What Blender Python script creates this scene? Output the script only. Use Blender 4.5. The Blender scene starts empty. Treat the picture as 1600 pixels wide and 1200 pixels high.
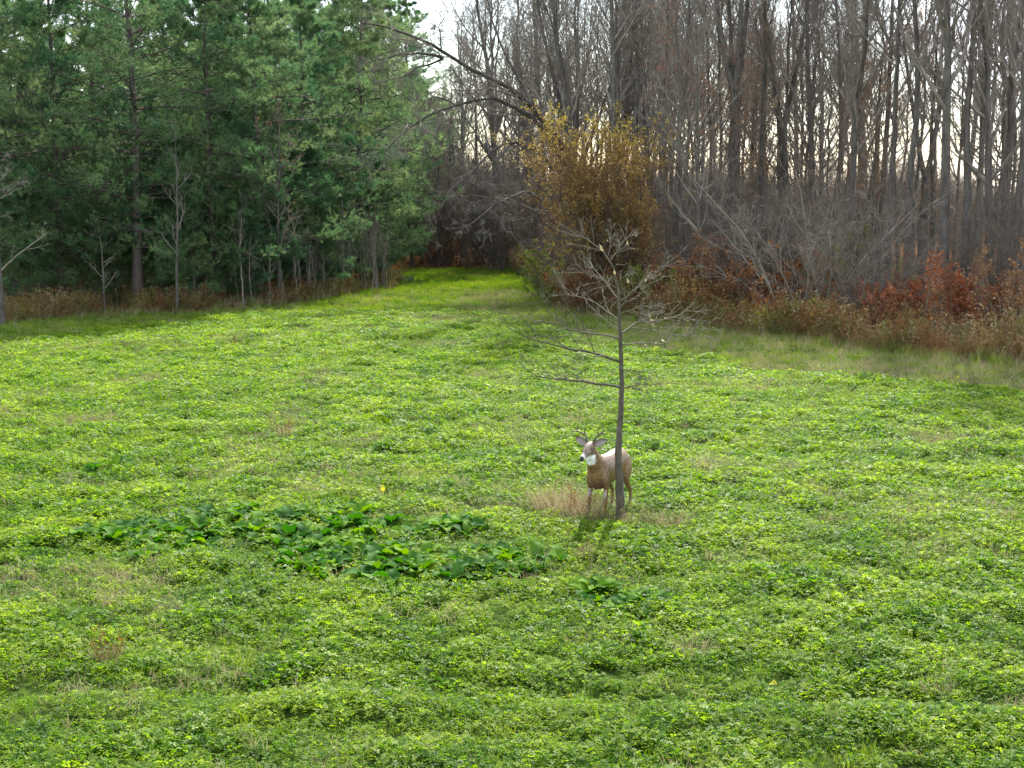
import bpy, math, random
import numpy as np
from mathutils import Vector, Matrix
SC = bpy.context.scene
COL = SC.collection
rng = np.random.default_rng(7)
R = math.radians

# ------------------------------------------------------------------ camera
CAM_H, FPX = 4.0, 2300.0
PITCH = math.atan(300 / FPX)
cam = bpy.data.cameras.new('camera')
cam.sensor_width = 36; cam.lens = 36 * FPX / 1600; cam.clip_end = 3000; cam.clip_start = .1
camo = bpy.data.objects.new('camera', cam); COL.objects.link(camo)
camo.location = (0, 0, CAM_H); camo.rotation_euler = (math.pi / 2 - PITCH, 0, 0)
SC.camera = camo

# ------------------------------------------------------------------ sky, sun, exposure
SUN_EL, SUN_AZ = R(41), R(12)          # azimuth measured from +Y, negative = to the left
w = bpy.data.worlds.new('World'); SC.world = w; w.use_nodes = True
nt = w.node_tree; nt.nodes.clear()
N = nt.nodes.new; L = nt.links.new
wo = N('ShaderNodeOutputWorld'); bg = N('ShaderNodeBackground'); L(bg.outputs[0], wo.inputs[0])
sky = N('ShaderNodeTexSky'); sky.sky_type = 'NISHITA'; sky.sun_disc = False
sky.sun_elevation = SUN_EL; sky.sun_rotation = SUN_AZ; sky.air_density = 1.2; sky.dust_density = .3
tc = N('ShaderNodeTexCoord'); mp = N('ShaderNodeMapping'); mp.inputs['Scale'].default_value = (1, 1, 2.6)
no = N('ShaderNodeTexNoise'); no.inputs['Scale'].default_value = 2.2; no.inputs['Detail'].default_value = 7
no.inputs['Roughness'].default_value = .58
rp = N('ShaderNodeValToRGB'); rp.color_ramp.elements[0].position = .38; rp.color_ramp.elements[1].position = .62
mx = N('ShaderNodeMix'); mx.data_type = 'RGBA'
mx.inputs['B'].default_value = (9.6, 10.0, 10.6, 1)
L(tc.outputs['Generated'], mp.inputs[0]); L(mp.outputs[0], no.inputs['Vector']); L(no.outputs[0], rp.inputs[0])
L(rp.outputs[0], mx.inputs['Factor']); L(sky.outputs[0], mx.inputs['A']); L(mx.outputs['Result'], bg.inputs[0])
bg.inputs[1].default_value = .12
sl = bpy.data.lights.new('sun', 'SUN'); sl.energy = 5; sl.angle = R(.6); sl.color = (1, .95, .84)
so = bpy.data.objects.new('sun', sl); COL.objects.link(so)
sd = Vector((math.sin(SUN_AZ) * math.cos(SUN_EL), math.cos(SUN_AZ) * math.cos(SUN_EL), math.sin(SUN_EL)))
so.rotation_euler = sd.to_track_quat('Z', 'Y').to_euler()
vs = SC.view_settings; vs.view_transform = 'Standard'; vs.look = 'None'; vs.gamma = 1; vs.exposure = 1.22
SC.cycles.max_bounces = 6; SC.cycles.diffuse_bounces = 3; SC.cycles.glossy_bounces = 2
SC.cycles.transmission_bounces = 3; SC.cycles.sample_clamp_indirect = 4

# ------------------------------------------------------------------ helpers: noise, ground, pixels
_perm = np.random.default_rng(3).random((256, 256))
def vnoise(x, y):
    x = np.asarray(x, float); y = np.asarray(y, float)
    xi = np.floor(x).astype(int); yi = np.floor(y).astype(int); fx = x - xi; fy = y - yi
    fx = fx * fx * (3 - 2 * fx); fy = fy * fy * (3 - 2 * fy)
    g = lambda a, b: _perm[a & 255, b & 255]
    return (g(xi, yi) * (1 - fx) + g(xi + 1, yi) * fx) * (1 - fy) + (g(xi, yi + 1) * (1 - fx) + g(xi + 1, yi + 1) * fx) * fy
def fbm(x, y, s, o=4):
    a, t, n = 1., 0., 0.
    for i in range(o):
        n = n + a * vnoise(np.asarray(x) / s * 2 ** i + 17.3 * i, np.asarray(y) / s * 2 ** i + 9.1 * i); t += a; a *= .5
    return n / t
def gz(x, y):
    x = np.asarray(x, float); y = np.asarray(y, float)
    z = (fbm(x + 40, y + 11, 7, 3) - .5) * .22 + (fbm(x, y, .9, 3) - .5) * .10
    z = z - .07 * np.exp(-((y - 11.35 + .05 * x + .12 * np.sin(x * .9)) / .22) ** 2) + .05 * np.exp(-((y - 10.85 + .05 * x) / .25) ** 2)
    return z * np.clip((y - 3) / 6, 0, 1) * np.clip((120 - y) / 40, 0, 1)
CP, SP = math.cos(PITCH), math.sin(PITCH)
def ray(px, py):
    u = (px - 800) / FPX; v = (600 - py) / FPX
    return np.array([u, CP + v * SP, -SP + v * CP])
def gp(px, py):
    d = ray(px, py); t = CAM_H / -d[2]; return d[0] * t, d[1] * t
def at(px, py, Y):
    d = ray(px, py); t = Y / d[1]; return np.array([d[0] * t, Y, CAM_H + d[2] * t])
def X_of(px, Y): return (px - 800) / FPX * Y * 1.0 / CP if False else at(px, 330, Y)[0]
def to_px(x, y, z=0.):
    dz = np.asarray(z) - CAM_H; f = y * CP - dz * SP; u = y * SP + dz * CP
    return 800 + FPX * x / f, 600 - FPX * u / f

# ------------------------------------------------------------------ helpers: meshes and objects
def mk_mesh(name, V, polys, mat=None, tint=None, col=None, smooth=False):
    """polys: list of int arrays (n,k)"""
    me = bpy.data.meshes.new(name)
    V = np.asarray(V, np.float32).reshape(-1, 3)
    polys = [np.asarray(p, np.int32) for p in polys if len(p)]
    tot = np.concatenate([np.full(len(p), p.shape[1], np.int32) for p in polys])
    idx = np.concatenate([p.ravel() for p in polys]).astype(np.int32)
    me.vertices.add(len(V)); me.vertices.foreach_set('co', V.ravel())
    me.loops.add(len(idx)); me.loops.foreach_set('vertex_index', idx)
    st = np.concatenate([[0], np.cumsum(tot)[:-1]]).astype(np.int32)
    me.polygons.add(len(tot)); me.polygons.foreach_set('loop_start', st)
    if smooth: me.polygons.foreach_set('use_smooth', np.ones(len(tot), bool))
    me.update(calc_edges=True)
    if tint is not None:
        a = me.attributes.new('tint', 'FLOAT', 'POINT'); a.data.foreach_set('value', np.asarray(tint, np.float32))
    if col is not None:
        a = me.color_attributes.new('fur', 'FLOAT_COLOR', 'POINT')
        c = np.ones((len(V), 4), np.float32); c[:, :3] = col; a.data.foreach_set('color', c.ravel())
    if mat: me.materials.append(mat)
    return me
def ob(name, me, parent=None, loc=(0, 0, 0), label=None, cat=None, group=None, kind=None, mat=None):
    o = bpy.data.objects.new(name, me); COL.objects.link(o); o.location = loc
    if parent: o.parent = parent
    if label: o['label'] = label
    if cat: o['category'] = cat
    if group: o['group'] = group
    if kind: o['kind'] = kind
    if mat is not None and me is not None:
        for s in o.material_slots: s.link = 'OBJECT'; s.material = mat
    return o
def norm(a): return a / (np.linalg.norm(a, axis=-1, keepdims=True) + 1e-9)
def tubes(P, Rr, k=4):
    """P (m,n,3) centre lines, Rr (m,n) radii -> verts, quads"""
    P = np.asarray(P, float); m, n, _ = P.shape
    T = norm(np.gradient(P, axis=1))
    ref = np.where(np.abs(T[:, :1, 2:3]) > .9, np.array([[[1., 0, 0]]]), np.array([[[0, 0, 1.]]]))
    A = norm(np.cross(T, np.broadcast_to(ref, T.shape))); B = np.cross(T, A)
    an = np.arange(k) * 2 * math.pi / k
    V = P[:, :, None] + Rr[:, :, None, None] * (A[:, :, None] * np.cos(an)[None, None, :, None] + B[:, :, None] * np.sin(an)[None, None, :, None])
    base = (np.arange(m) * n * k)[:, None, None] + (np.arange(n - 1) * k)[None, :, None]
    i = np.arange(k)[None, None]; j = (np.arange(k) + 1) % k; j = j[None, None]
    Q = np.stack([base + i, base + j, base + k + j, base + k + i], -1).reshape(-1, 4)
    return V.reshape(-1, 3), Q
def merge(parts):
    Vs, Qs, off = [], {}, 0
    for V, Q in parts:
        Vs.append(V); Qs.setdefault(Q.shape[1], []).append(Q + off); off += len(V)
    return np.concatenate(Vs), [np.concatenate(q) for q in Qs.values()]
def spawn(P, Rr, npar, tmin, ang, ratio, n, g, up=.0, wob=.25, tip=.3, rr=.6, tmax=1., rmin=.002, Ls=None, flat=1.):
    m, k, _ = P.shape
    t = g.uniform(tmin, tmax, (m, npar)); f = t * (k - 1); i = np.minimum(f.astype(int), k - 2); fr = (f - i)[..., None]
    mi = np.arange(m)[:, None]
    pos = P[mi, i] * (1 - fr) + P[mi, i + 1] * fr
    T = norm(P[mi, i + 1] - P[mi, i]); r = Rr[mi, i] * (1 - fr[..., 0]) + Rr[mi, i + 1] * fr[..., 0]
    plen = np.linalg.norm(np.diff(P, axis=1), axis=-1).sum(1)[:, None]
    if Ls is None: Ls = plen * ratio * (1.15 - .55 * t) * g.uniform(.6, 1.25, t.shape)
    else: Ls = Ls(t) * g.uniform(.65, 1.2, t.shape)
    pr = norm(norm(np.cross(T, g.normal(size=T.shape))) * np.array([1, 1, flat]))
    a = R(ang) * g.uniform(.65, 1.3, t.shape)[..., None]
    d = T * np.cos(a) + pr * np.sin(a)
    pos = pos.reshape(-1, 3); d = d.reshape(-1, 3); Ls = Ls.reshape(-1); r = r.reshape(-1)
    C = np.empty((len(pos), n, 3)); C[:, 0] = pos
    st = (Ls / (n - 1))[:, None]
    for s in range(1, n):
        d = norm(d + g.normal(size=d.shape) * wob * .55 + np.array([0, 0, up]))
        C[:, s] = C[:, s - 1] + d * st
    r0 = np.maximum(r * rr, rmin * 1.3)
    RR = r0[:, None] * np.linspace(1, tip, n)[None]; RR = np.maximum(RR, rmin)
    return C, RR
def leafquads(P, D, g, size, width=.55, fold=.25):
    """diamond leaves at P pointing along D"""
    m = len(P); s = size if np.ndim(size) else np.full(m, size)
    s = s * g.uniform(.65, 1.3, m); S = norm(np.cross(D, g.normal(size=D.shape))); Nn = np.cross(D, S)
    a = P; c = P + D * s[:, None]; mid = P + D * (s * .5)[:, None]
    b = mid + S * (s * width * .5)[:, None] + Nn * (s * fold * .3)[:, None]
    e = mid - S * (s * width * .5)[:, None] + Nn * (s * fold * .3)[:, None]
    V = np.stack([a, b, c, e], 1).reshape(-1, 3)
    Q = np.arange(m * 4).reshape(-1, 4)
    return V, Q

# ------------------------------------------------------------------ materials
def newmat(name):
    m = bpy.data.materials.new(name); m.use_nodes = True; m.node_tree.nodes.clear(); return m, m.node_tree
def leafmat(name, cols, transl=.42, rough=.45, wscale=.35, spec=.4, wamt=.45, tamt=.55, ramt=.0, sat=1.25):
    m, t = newmat(name); N = t.nodes.new; L = t.links.new
    out = N('ShaderNodeOutputMaterial'); pb = N('ShaderNodeBsdfPrincipled'); tr = N('ShaderNodeBsdfTranslucent'); ms = N('ShaderNodeMixShader')
    at_ = N('ShaderNodeAttribute'); at_.attribute_name = 'tint'
    ge = N('ShaderNodeNewGeometry'); nz = N('ShaderNodeTexNoise'); nz.inputs['Scale'].default_value = wscale; nz.inputs['Detail'].default_value = 5
    nz.inputs['Roughness'].default_value = .65
    L(ge.outputs['Position'], nz.inputs['Vector'])
    ma = N('ShaderNodeMath'); ma.operation = 'MULTIPLY_ADD'; ma.inputs[1].default_value = wamt * 3.2; ma.inputs[2].default_value = .5 - wamt * 1.6
    L(nz.outputs[0], ma.inputs[0])
    mb = N('ShaderNodeMath'); mb.operation = 'MULTIPLY_ADD'; mb.inputs[1].default_value = tamt
    mb2 = N('ShaderNodeMath'); mb2.operation = 'SUBTRACT'; mb2.inputs[1].default_value = tamt * .5
    L(at_.outputs['Fac'], mb.inputs[0]); L(ma.outputs[0], mb2.inputs[0]); L(mb2.outputs[0], mb.inputs[2])
    oi = N('ShaderNodeObjectInfo'); mc = N('ShaderNodeMath'); mc.operation = 'MULTIPLY_ADD'; mc.inputs[1].default_value = ramt
    md = N('ShaderNodeMath'); md.operation = 'SUBTRACT'; md.inputs[1].default_value = ramt * .5
    L(oi.outputs['Random'], mc.inputs[0]); L(mb.outputs[0], md.inputs[0]); L(md.outputs[0], mc.inputs[2])
    cr = N('ShaderNodeValToRGB'); e = cr.color_ramp.elements
    for i, c in enumerate(cols):
        p = i / (len(cols) - 1)
        if i < 2: el = e[i]; el.position = p
        else: el = e.new(p)
        el.color = (*c, 1)
    L(mc.outputs[0], cr.inputs[0]); L(cr.outputs[0], pb.inputs['Base Color'])
    hs = N('ShaderNodeHueSaturation'); hs.inputs['Saturation'].default_value = sat; hs.inputs['Value'].default_value = 1.35
    L(cr.outputs[0], hs.inputs['Color']); L(hs.outputs[0], tr.inputs['Color'])
    pb.inputs['Roughness'].default_value = rough; pb.inputs['Specular IOR Level'].default_value = spec
    ms.inputs[0].default_value = transl
    L(pb.outputs[0], ms.inputs[1]); L(tr.outputs[0], ms.inputs[2]); L(ms.outputs[0], out.inputs[0])
    return m
def barkmat(name, c1, c2, scale=6, zs=.25, bump=.4, rand=0.):
    m, t = newmat(name); N = t.nodes.new; L = t.links.new
    out = N('ShaderNodeOutputMaterial'); pb = N('ShaderNodeBsdfPrincipled'); L(pb.outputs[0], out.inputs[0])
    ge = N('ShaderNodeTexCoord'); mp = N('ShaderNodeMapping'); mp.inputs['Scale'].default_value = (1, 1, zs)
    nz = N('ShaderNodeTexNoise'); nz.inputs['Scale'].default_value = scale; nz.inputs['Detail'].default_value = 6; nz.inputs['Roughness'].default_value = .7
    L(ge.outputs['Object'], mp.inputs[0]); L(mp.outputs[0], nz.inputs['Vector'])
    cr = N('ShaderNodeValToRGB'); cr.color_ramp.elements[0].position = .33; cr.color_ramp.elements[1].position = .68
    cr.color_ramp.elements[0].color = (*c1, 1); cr.color_ramp.elements[1].color = (*c2, 1)
    L(nz.outputs[0], cr.inputs[0]); L(cr.outputs[0], pb.inputs['Base Color'])
    pb.inputs['Roughness'].default_value = .85; pb.inputs['Specular IOR Level'].default_value = .25
    bp = N('ShaderNodeBump'); bp.inputs['Strength'].default_value = bump; bp.inputs['Distance'].default_value = .03
    L(nz.outputs[0], bp.inputs['Height']); L(bp.outputs[0], pb.inputs['Normal'])
    return m
M_CLOV = leafmat('clover_leaf', [(.022, .08, .010), (.078, .172, .016), (.175, .275, .028), (.29, .37, .05)], transl=.56, sat=1.1, rough=.5, wscale=.9, spec=.13, wamt=.5, tamt=.8)
M_GRASS = leafmat('grass_blade', [(.05, .12, .02), (.10, .19, .025), (.18, .25, .04), (.33, .31, .11)], transl=.45, rough=.6, spec=.15, wscale=.45)
M_DRY = leafmat('dry_grass', [(.16, .125, .065), (.28, .23, .125), (.40, .345, .205)], transl=.3, rough=.7, wscale=1.5, spec=.2, sat=1.0)
M_WEED = leafmat('weed_brown', [(.08, .10, .02), (.15, .12, .045), (.25, .18, .08), (.22, .24, .06)], transl=.3, rough=.7, wscale=.9, spec=.2, sat=1.1)
M_BRAS = leafmat('brassica_leaf', [(.02, .075, .016), (.05, .135, .02), (.13, .24, .02)], transl=.36, rough=.75, wscale=1.2, spec=.12, tamt=.9)
M_YEL = leafmat('yellow_leaf', [(.45, .42, .03), (.55, .50, .05)], transl=.5, rough=.45)
M_PINE = leafmat('pine_needles', [(.02, .065, .034), (.075, .16, .07), (.165, .25, .105), (.28, .35, .15)], transl=.42, rough=.55, wscale=.5, spec=.25, ramt=.3, sat=1.1)
M_RUSTN = leafmat('rusty_needles', [(.20, .10, .04), (.26, .15, .06)], transl=.3, rough=.7)
M_SHR_Y = leafmat('amber_leaf', [(.10, .06, .038), (.19, .115, .048), (.32, .20, .06), (.40, .35, .06)], transl=.35, sat=1.05, rough=.6, wscale=.6, spec=.2, wamt=.2, tamt=.9)
M_SHR_R = leafmat('red_leaf', [(.14, .055, .035), (.25, .09, .045), (.36, .18, .08)], transl=.35, sat=1.15, rough=.6, wscale=.7, spec=.2)
M_SHR_B = leafmat('rust_leaf', [(.11, .055, .03), (.18, .09, .045), (.25, .14, .06)], transl=.35, rough=.7, wscale=.6, spec=.2)
M_SHR_G = leafmat('olive_leaf', [(.07, .10, .02), (.13, .16, .035), (.28, .25, .05)], transl=.4, rough=.6, wscale=.7, spec=.2)
M_SHR_O = leafmat('orange_leaf', [(.15, .085, .045), (.24, .13, .06), (.32, .20, .09)], transl=.28, sat=1.05, rough=.6, wscale=.7, spec=.2)
M_BARK = barkmat('grey_bark', (.04, .036, .032), (.15, .137, .12), 9)
M_BARKD = barkmat('dark_bark', (.045, .038, .033), (.11, .095, .085), 7)
M_TWIG = barkmat('twig_bark', (.095, .082, .068), (.27, .24, .205), 3, 1, .1)
M_STEMB = barkmat('brown_stem', (.07, .045, .03), (.15, .10, .06), 3, 1, .1)
M_THICK = barkmat('thicket_bark', (.07, .055, .042), (.21, .18, .15), 3, 1, .1)
M_LITTER = leafmat('fallen_leaf', [(.07, .035, .018), (.13, .065, .03), (.20, .11, .05)], transl=.1, rough=.8, wscale=.7, spec=.1)
M_TWIGL = barkmat('pale_twig', (.15, .13, .105), (.30, .265, .225), 5, 1, .1)
M_PBARK = barkmat('pine_bark', (.05, .04, .036), (.14, .115, .10), 9)
M_YBARK = barkmat('young_bark', (.045, .038, .028), (.16, .135, .105), 16, .35, .9)
M_YTWIG = barkmat('young_twig', (.085, .075, .055), (.205, .185, .14), 12, .6, .2)

# ------------------------------------------------------------------ ground
def ground_mat():
    m, t = newmat('meadow_soil'); N = t.nodes.new; L = t.links.new
    out = N('ShaderNodeOutputMaterial'); pb = N('ShaderNodeBsdfPrincipled'); L(pb.outputs[0], out.inputs[0])
    ge = N('ShaderNodeNewGeometry')
    n1 = N('ShaderNodeTexNoise'); n1.inputs['Scale'].default_value = 14; n1.inputs['Detail'].default_value = 8; L(ge.outputs['Position'], n1.inputs['Vector'])
    cr = N('ShaderNodeValToRGB'); cr.color_ramp.elements[0].position = .35; cr.color_ramp.elements[1].position = .7
    cr.color_ramp.elements[0].color = (.02, .035, .01, 1); cr.color_ramp.elements[1].color = (.06, .10, .018, 1); L(n1.outputs[0], cr.inputs[0])
    c2 = N('ShaderNodeValToRGB'); c2.color_ramp.elements[0].position = .35; c2.color_ramp.elements[1].position = .7
    c2.color_ramp.elements[0].color = (.07, .035, .018, 1); c2.color_ramp.elements[1].color = (.22, .11, .05, 1); L(n1.outputs[0], c2.inputs[0])
    aw = N('ShaderNodeAttribute'); aw.attribute_name = 'tint'
    mix = N('ShaderNodeMix'); mix.data_type = 'RGBA'; L(aw.outputs['Fac'], mix.inputs['Factor']); L(cr.outputs[0], mix.inputs['A']); L(c2.outputs[0], mix.inputs['B'])
    L(mix.outputs['Result'], pb.inputs['Base Color']); pb.inputs['Roughness'].default_value = 1; pb.inputs['Specular IOR Level'].default_value = 0
    bp = N('ShaderNodeBump'); bp.inputs['Strength'].default_value = .7; bp.inputs['Distance'].default_value = .05; L(n1.outputs[0], bp.inputs['Height']); L(bp.outputs[0], pb.inputs['Normal'])
    return m
# forest edge: py of the edge for a pixel column, turned once into a world polyline
EDGE_L = [gp(*p) for p in [(-260, 520), (0, 503), (150, 490), (300, 486), (437, 476), (540, 464), (605, 452), (628, 428), (655, 408)]]
EDGE_R = [gp(*p) for p in [(800, 420), (850, 445), (870, 480), (960, 498), (1100, 515), (1200, 528), (1300, 540), (1400, 558), (1600, 575), (1900, 600)]]
PATH_END = 76.
def interp_poly(x, poly):
    p = sorted(poly); return np.interp(x, [a for a, b in p], [b for a, b in p])
def wood_mask(x, y):
    """>0 inside the wood (metres past the edge, roughly)"""
    el = interp_poly(x, EDGE_L); er = interp_poly(x, EDGE_R[::1])
    xl, xr = EDGE_L[-1][0], EDGE_R[0][0]
    e = np.where(x < xl, el, np.where(x > xr, er, PATH_END))
    return y - e
gx = np.concatenate([np.linspace(-900, -40, 12), np.linspace(-38, 38, 230), np.linspace(40, 900, 12)])
gy = np.concatenate([np.linspace(-60, 5, 6), np.linspace(6, 30, 180), np.linspace(30.3, 90, 150), np.linspace(95, 2400, 14)])
GX, GY = np.meshgrid(gx, gy); GZ = gz(GX, GY)
nx_, ny_ = len(gx), len(gy)
ii = (np.arange(ny_ - 1)[:, None] * nx_ + np.arange(nx_ - 1)[None]).ravel()
wm = wood_mask(GX, GY)
tg = np.clip(wm / 1.5 + .3 + (fbm(GX, GY, 1.2) - .5), 0, 1) * (GY < 100)
ob('ground', mk_mesh('ground', np.stack([GX, GY, GZ], -1), [np.stack([ii, ii + 1, ii + nx_ + 1, ii + nx_], -1)], ground_mat(), tint=tg.ravel(), smooth=True), kind='structure')

# ------------------------------------------------------------------ scatter (geometry nodes) for what nobody could count
def scatter(name, pts, scl, variants, tilt=.15, g=rng):
    me = bpy.data.meshes.new(name); n = len(pts)
    me.vertices.add(n); me.vertices.foreach_set('co', np.asarray(pts, np.float32).ravel())
    a = me.attributes.new('rot', 'FLOAT_VECTOR', 'POINT')
    rot = np.stack([g.normal(0, tilt, n), g.normal(0, tilt, n), g.uniform(0, 6.283, n)], -1).astype(np.float32); a.data.foreach_set('vector', rot.ravel())
    a = me.attributes.new('scl', 'FLOAT', 'POINT'); a.data.foreach_set('value', np.asarray(scl, np.float32))
    a = me.attributes.new('vid', 'INT', 'POINT'); a.data.foreach_set('value', g.integers(0, len(variants), n).astype(np.int32))
    c = bpy.data.collections.new(name + '_kit')
    for i, v in enumerate(variants):
        o = bpy.data.objects.new('%s_piece_%d' % (name, i), v); c.objects.link(o)
    t = bpy.data.node_groups.new(name, 'GeometryNodeTree')
    t.interface.new_socket('Geometry', in_out='INPUT', socket_type='NodeSocketGeometry'); t.interface.new_socket('Geometry', in_out='OUTPUT', socket_type='NodeSocketGeometry')
    N = t.nodes.new; L = t.links.new
    gi = N('NodeGroupInput'); go = N('NodeGroupOutput'); ip = N('GeometryNodeInstanceOnPoints'); ci = N('GeometryNodeCollectionInfo')
    ci.inputs['Collection'].default_value = c; ci.inputs['Separate Children'].default_value = True; ci.inputs['Reset Children'].default_value = True
    def at_(nm, ty):
        x = N('GeometryNodeInputNamedAttribute'); x.data_type = ty; x.inputs[0].default_value = nm; return x.outputs['Attribute']
    m2p = N('GeometryNodeMeshToPoints'); L(gi.outputs[0], m2p.inputs[0]); L(m2p.outputs[0], ip.inputs['Points'])
    L(ci.outputs[0], ip.inputs['Instance']); ip.inputs['Pick Instance'].default_value = True
    L(at_('vid', 'INT'), ip.inputs['Instance Index']); L(at_('rot', 'FLOAT_VECTOR'), ip.inputs['Rotation']); L(at_('scl', 'FLOAT'), ip.inputs['Scale'])
    L(ip.outputs[0], go.inputs[0])
    o = bpy.data.objects.new(name, me); COL.objects.link(o); o['kind'] = 'stuff'
    md = o.modifiers.new('scatter', 'NODES'); md.node_group = t
    return o
def clover_piece(seed, n, rad, size, hmax=.085):
    g = np.random.default_rng(seed)
    r = rad * np.sqrt(g.random(n)) * g.uniform(.8, 1.1, n); a = g.uniform(0, 6.283, n)
    h = hmax * (1 - .55 * (r / rad) ** 2) * g.uniform(.45, 1.1, n)
    c = np.stack([r * np.cos(a), r * np.sin(a), h], -1)
    nrm = norm(np.stack([g.normal(0, .42, n), g.normal(0, .42, n), np.ones(n)], -1))
    s0 = norm(np.cross(nrm, g.normal(size=(n, 3)))); s1 = np.cross(nrm, s0)
    s = size * g.uniform(.65, 1.35, n); Vs, tint = [], []
    tl = g.random(n)
    for k in range(3):
        th = k * 2.094; d = s0 * math.cos(th) + s1 * math.sin(th); sd_ = np.cross(nrm, d)
        S = s[:, None]
        Vs.append(np.stack([c, c + d * S * .62 + sd_ * S * .42 + nrm * S * .16, c + d * S * 1.0 - nrm * S * .02, c + d * S * .62 - sd_ * S * .42 + nrm * S * .16], 1))
        tint.append(np.repeat(tl + g.normal(0, .05, n), 4))
    V = np.concatenate(Vs).reshape(-1, 3)
    return mk_mesh('clover_piece', V, [np.arange(len(V)).reshape(-1, 4)], M_CLOV, np.concatenate(tint))
def blade_piece(seed, n, rad, h, wd, mat, lean=.5, nm='blades', segs=3, hv=.5):
    g = np.random.default_rng(seed)
    r = rad * np.sqrt(g.random(n)); a = g.uniform(0, 6.283, n); b = np.stack([r * np.cos(a), r * np.sin(a), np.zeros(n)], -1)
    la = a + g.normal(0, .9, n); le = lean * g.uniform(.2, 1.3, n); H = h * g.uniform(1 - hv, 1.1, n)
    d = np.stack([np.cos(la), np.sin(la), np.zeros(n)], -1); sdv = np.stack([-np.sin(la + .7), np.cos(la + .7), np.zeros(n)], -1)
    rows = []
    for i in range(segs):
        t = i / segs; p = b + d * (le * H * t * t)[:, None] + np.array([0, 0, 1.]) * (H * (t - .25 * le * t * t))[:, None]
        wv = (wd * (1 - t * .6)); rows += [p - sdv * wv / 2, p + sdv * wv / 2]
    t = 1; rows.append(b + d * (le * H)[:, None] + np.array([0, 0, 1.]) * (H * (1 - .25 * le))[:, None])
    V = np.stack(rows, 1); k = 2 * segs + 1; base = np.arange(n)[:, None] * k
    Q = np.concatenate([base + np.array([[2 * i, 2 * i + 1, 2 * i + 3, 2 * i + 2]]) for i in range(segs - 1)])
    T = base + np.array([[2 * segs - 2, 2 * segs - 1, 2 * segs]])
    return mk_mesh(nm, V.reshape(-1, 3), [Q, T] if segs > 1 else [T], mat, np.repeat(g.random(n), k))
def inview(x, y, pad=60):
    px, py = to_px(x, y); return (px > -pad) & (px < 1600 + pad) & (py < 1240)
def sample_area(n, y0, y1, power, g):
    y = y0 + (y1 - y0) * g.random(n) ** power; x = (g.random(n) * 2 - 1) * (y * .37 + .6); return x, y

# clover boundary on the right (strip of mown tan grass) and at the top
def tri_pts(dens, y0, y1, g, pad=.6):
    n = int(dens * (y1 - y0) * ((y0 + y1) / 2 * .72 + 2 * pad)); ymax = y1 * .36 + pad
    y = g.uniform(y0, y1, n * 3); x = g.uniform(-ymax, ymax, n * 3); k = np.abs(x) < y * .36 + pad
    area = (y1 - y0) * 2 * ymax; m = int(dens * area); return x[:m][k[:m]], y[:m][k[:m]]
_cb = [gp(*p) for p in [(-300, 590), (0, 535), (200, 508), (380, 494), (600, 482), (760, 490), (850, 520), (1000, 552), (1200, 580), (1400, 600), (1600, 622), (1900, 660)]]
def clover_edge(x): return np.interp(x, [a for a, b in _cb], [b for a, b in _cb])
g = np.random.default_rng(11)
PC = [clover_piece(100 + i, 62, .128, .0168, .09) for i in range(8)] + [clover_piece(110, 22, .08, .023, .13)]
P_, S_ = [], []
for (y0, y1, dn) in [(9.3, 20, 75), (20, 34, 60), (34, 52, 45)]:
    x, y = tri_pts(dn, y0, y1, g)
    e = clover_edge(x) + (fbm(x, y, 2.5) - .5) * 5
    dens = fbm(x + 70, y + 5, 1.1, 4)
    keep = (y < e) & (g.random(len(x)) < np.clip((dens - .18) * 5, .55, 1))
    x, y = x[keep], y[keep]; dens = dens[keep]
    P_.append(np.stack([x, y, gz(x, y) - .01], -1)); S_.append((.5 + 1.5 * np.clip(fbm(x + 5, y + 33, .55, 3) - .1, 0, 1)) * g.uniform(.8, 1.2, len(x)) * (1 + .006 * (y - 10)))
scatter('clover_cover', np.concatenate(P_), np.concatenate(S_), PC, .12, g)
# grass: everywhere thin, dense past the clover
PG = [blade_piece(200 + i, 26, .11, .11, .006, M_GRASS, .7) for i in range(5)]
P_, S_ = [], []
for (y0, y1, dn) in [(9.3, 20, 26), (20, 34, 26), (34, 52, 28), (52, 78, 22)]:
    x, y = tri_pts(dn, y0, y1, g)
    e = clover_edge(x) + (fbm(x, y, 2.5) - .5) * 5
    patch = fbm(x + 91, y + 3, 2.2, 4)
    pr = np.where(y < e, np.clip((patch - .45) * 5, .10, .9), 1.)
    keep = (g.random(len(x)) < pr) & (wood_mask(x, y) < 1.5); x, y = x[keep], y[keep]
    P_.append(np.stack([x, y, gz(x, y)], -1)); S_.append(g.uniform(.55, 1.15, len(x)) * (1 + .008 * (y - 10)))
scatter('meadow_grass', np.concatenate(P_), np.concatenate(S_), PG, .2, g)
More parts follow.
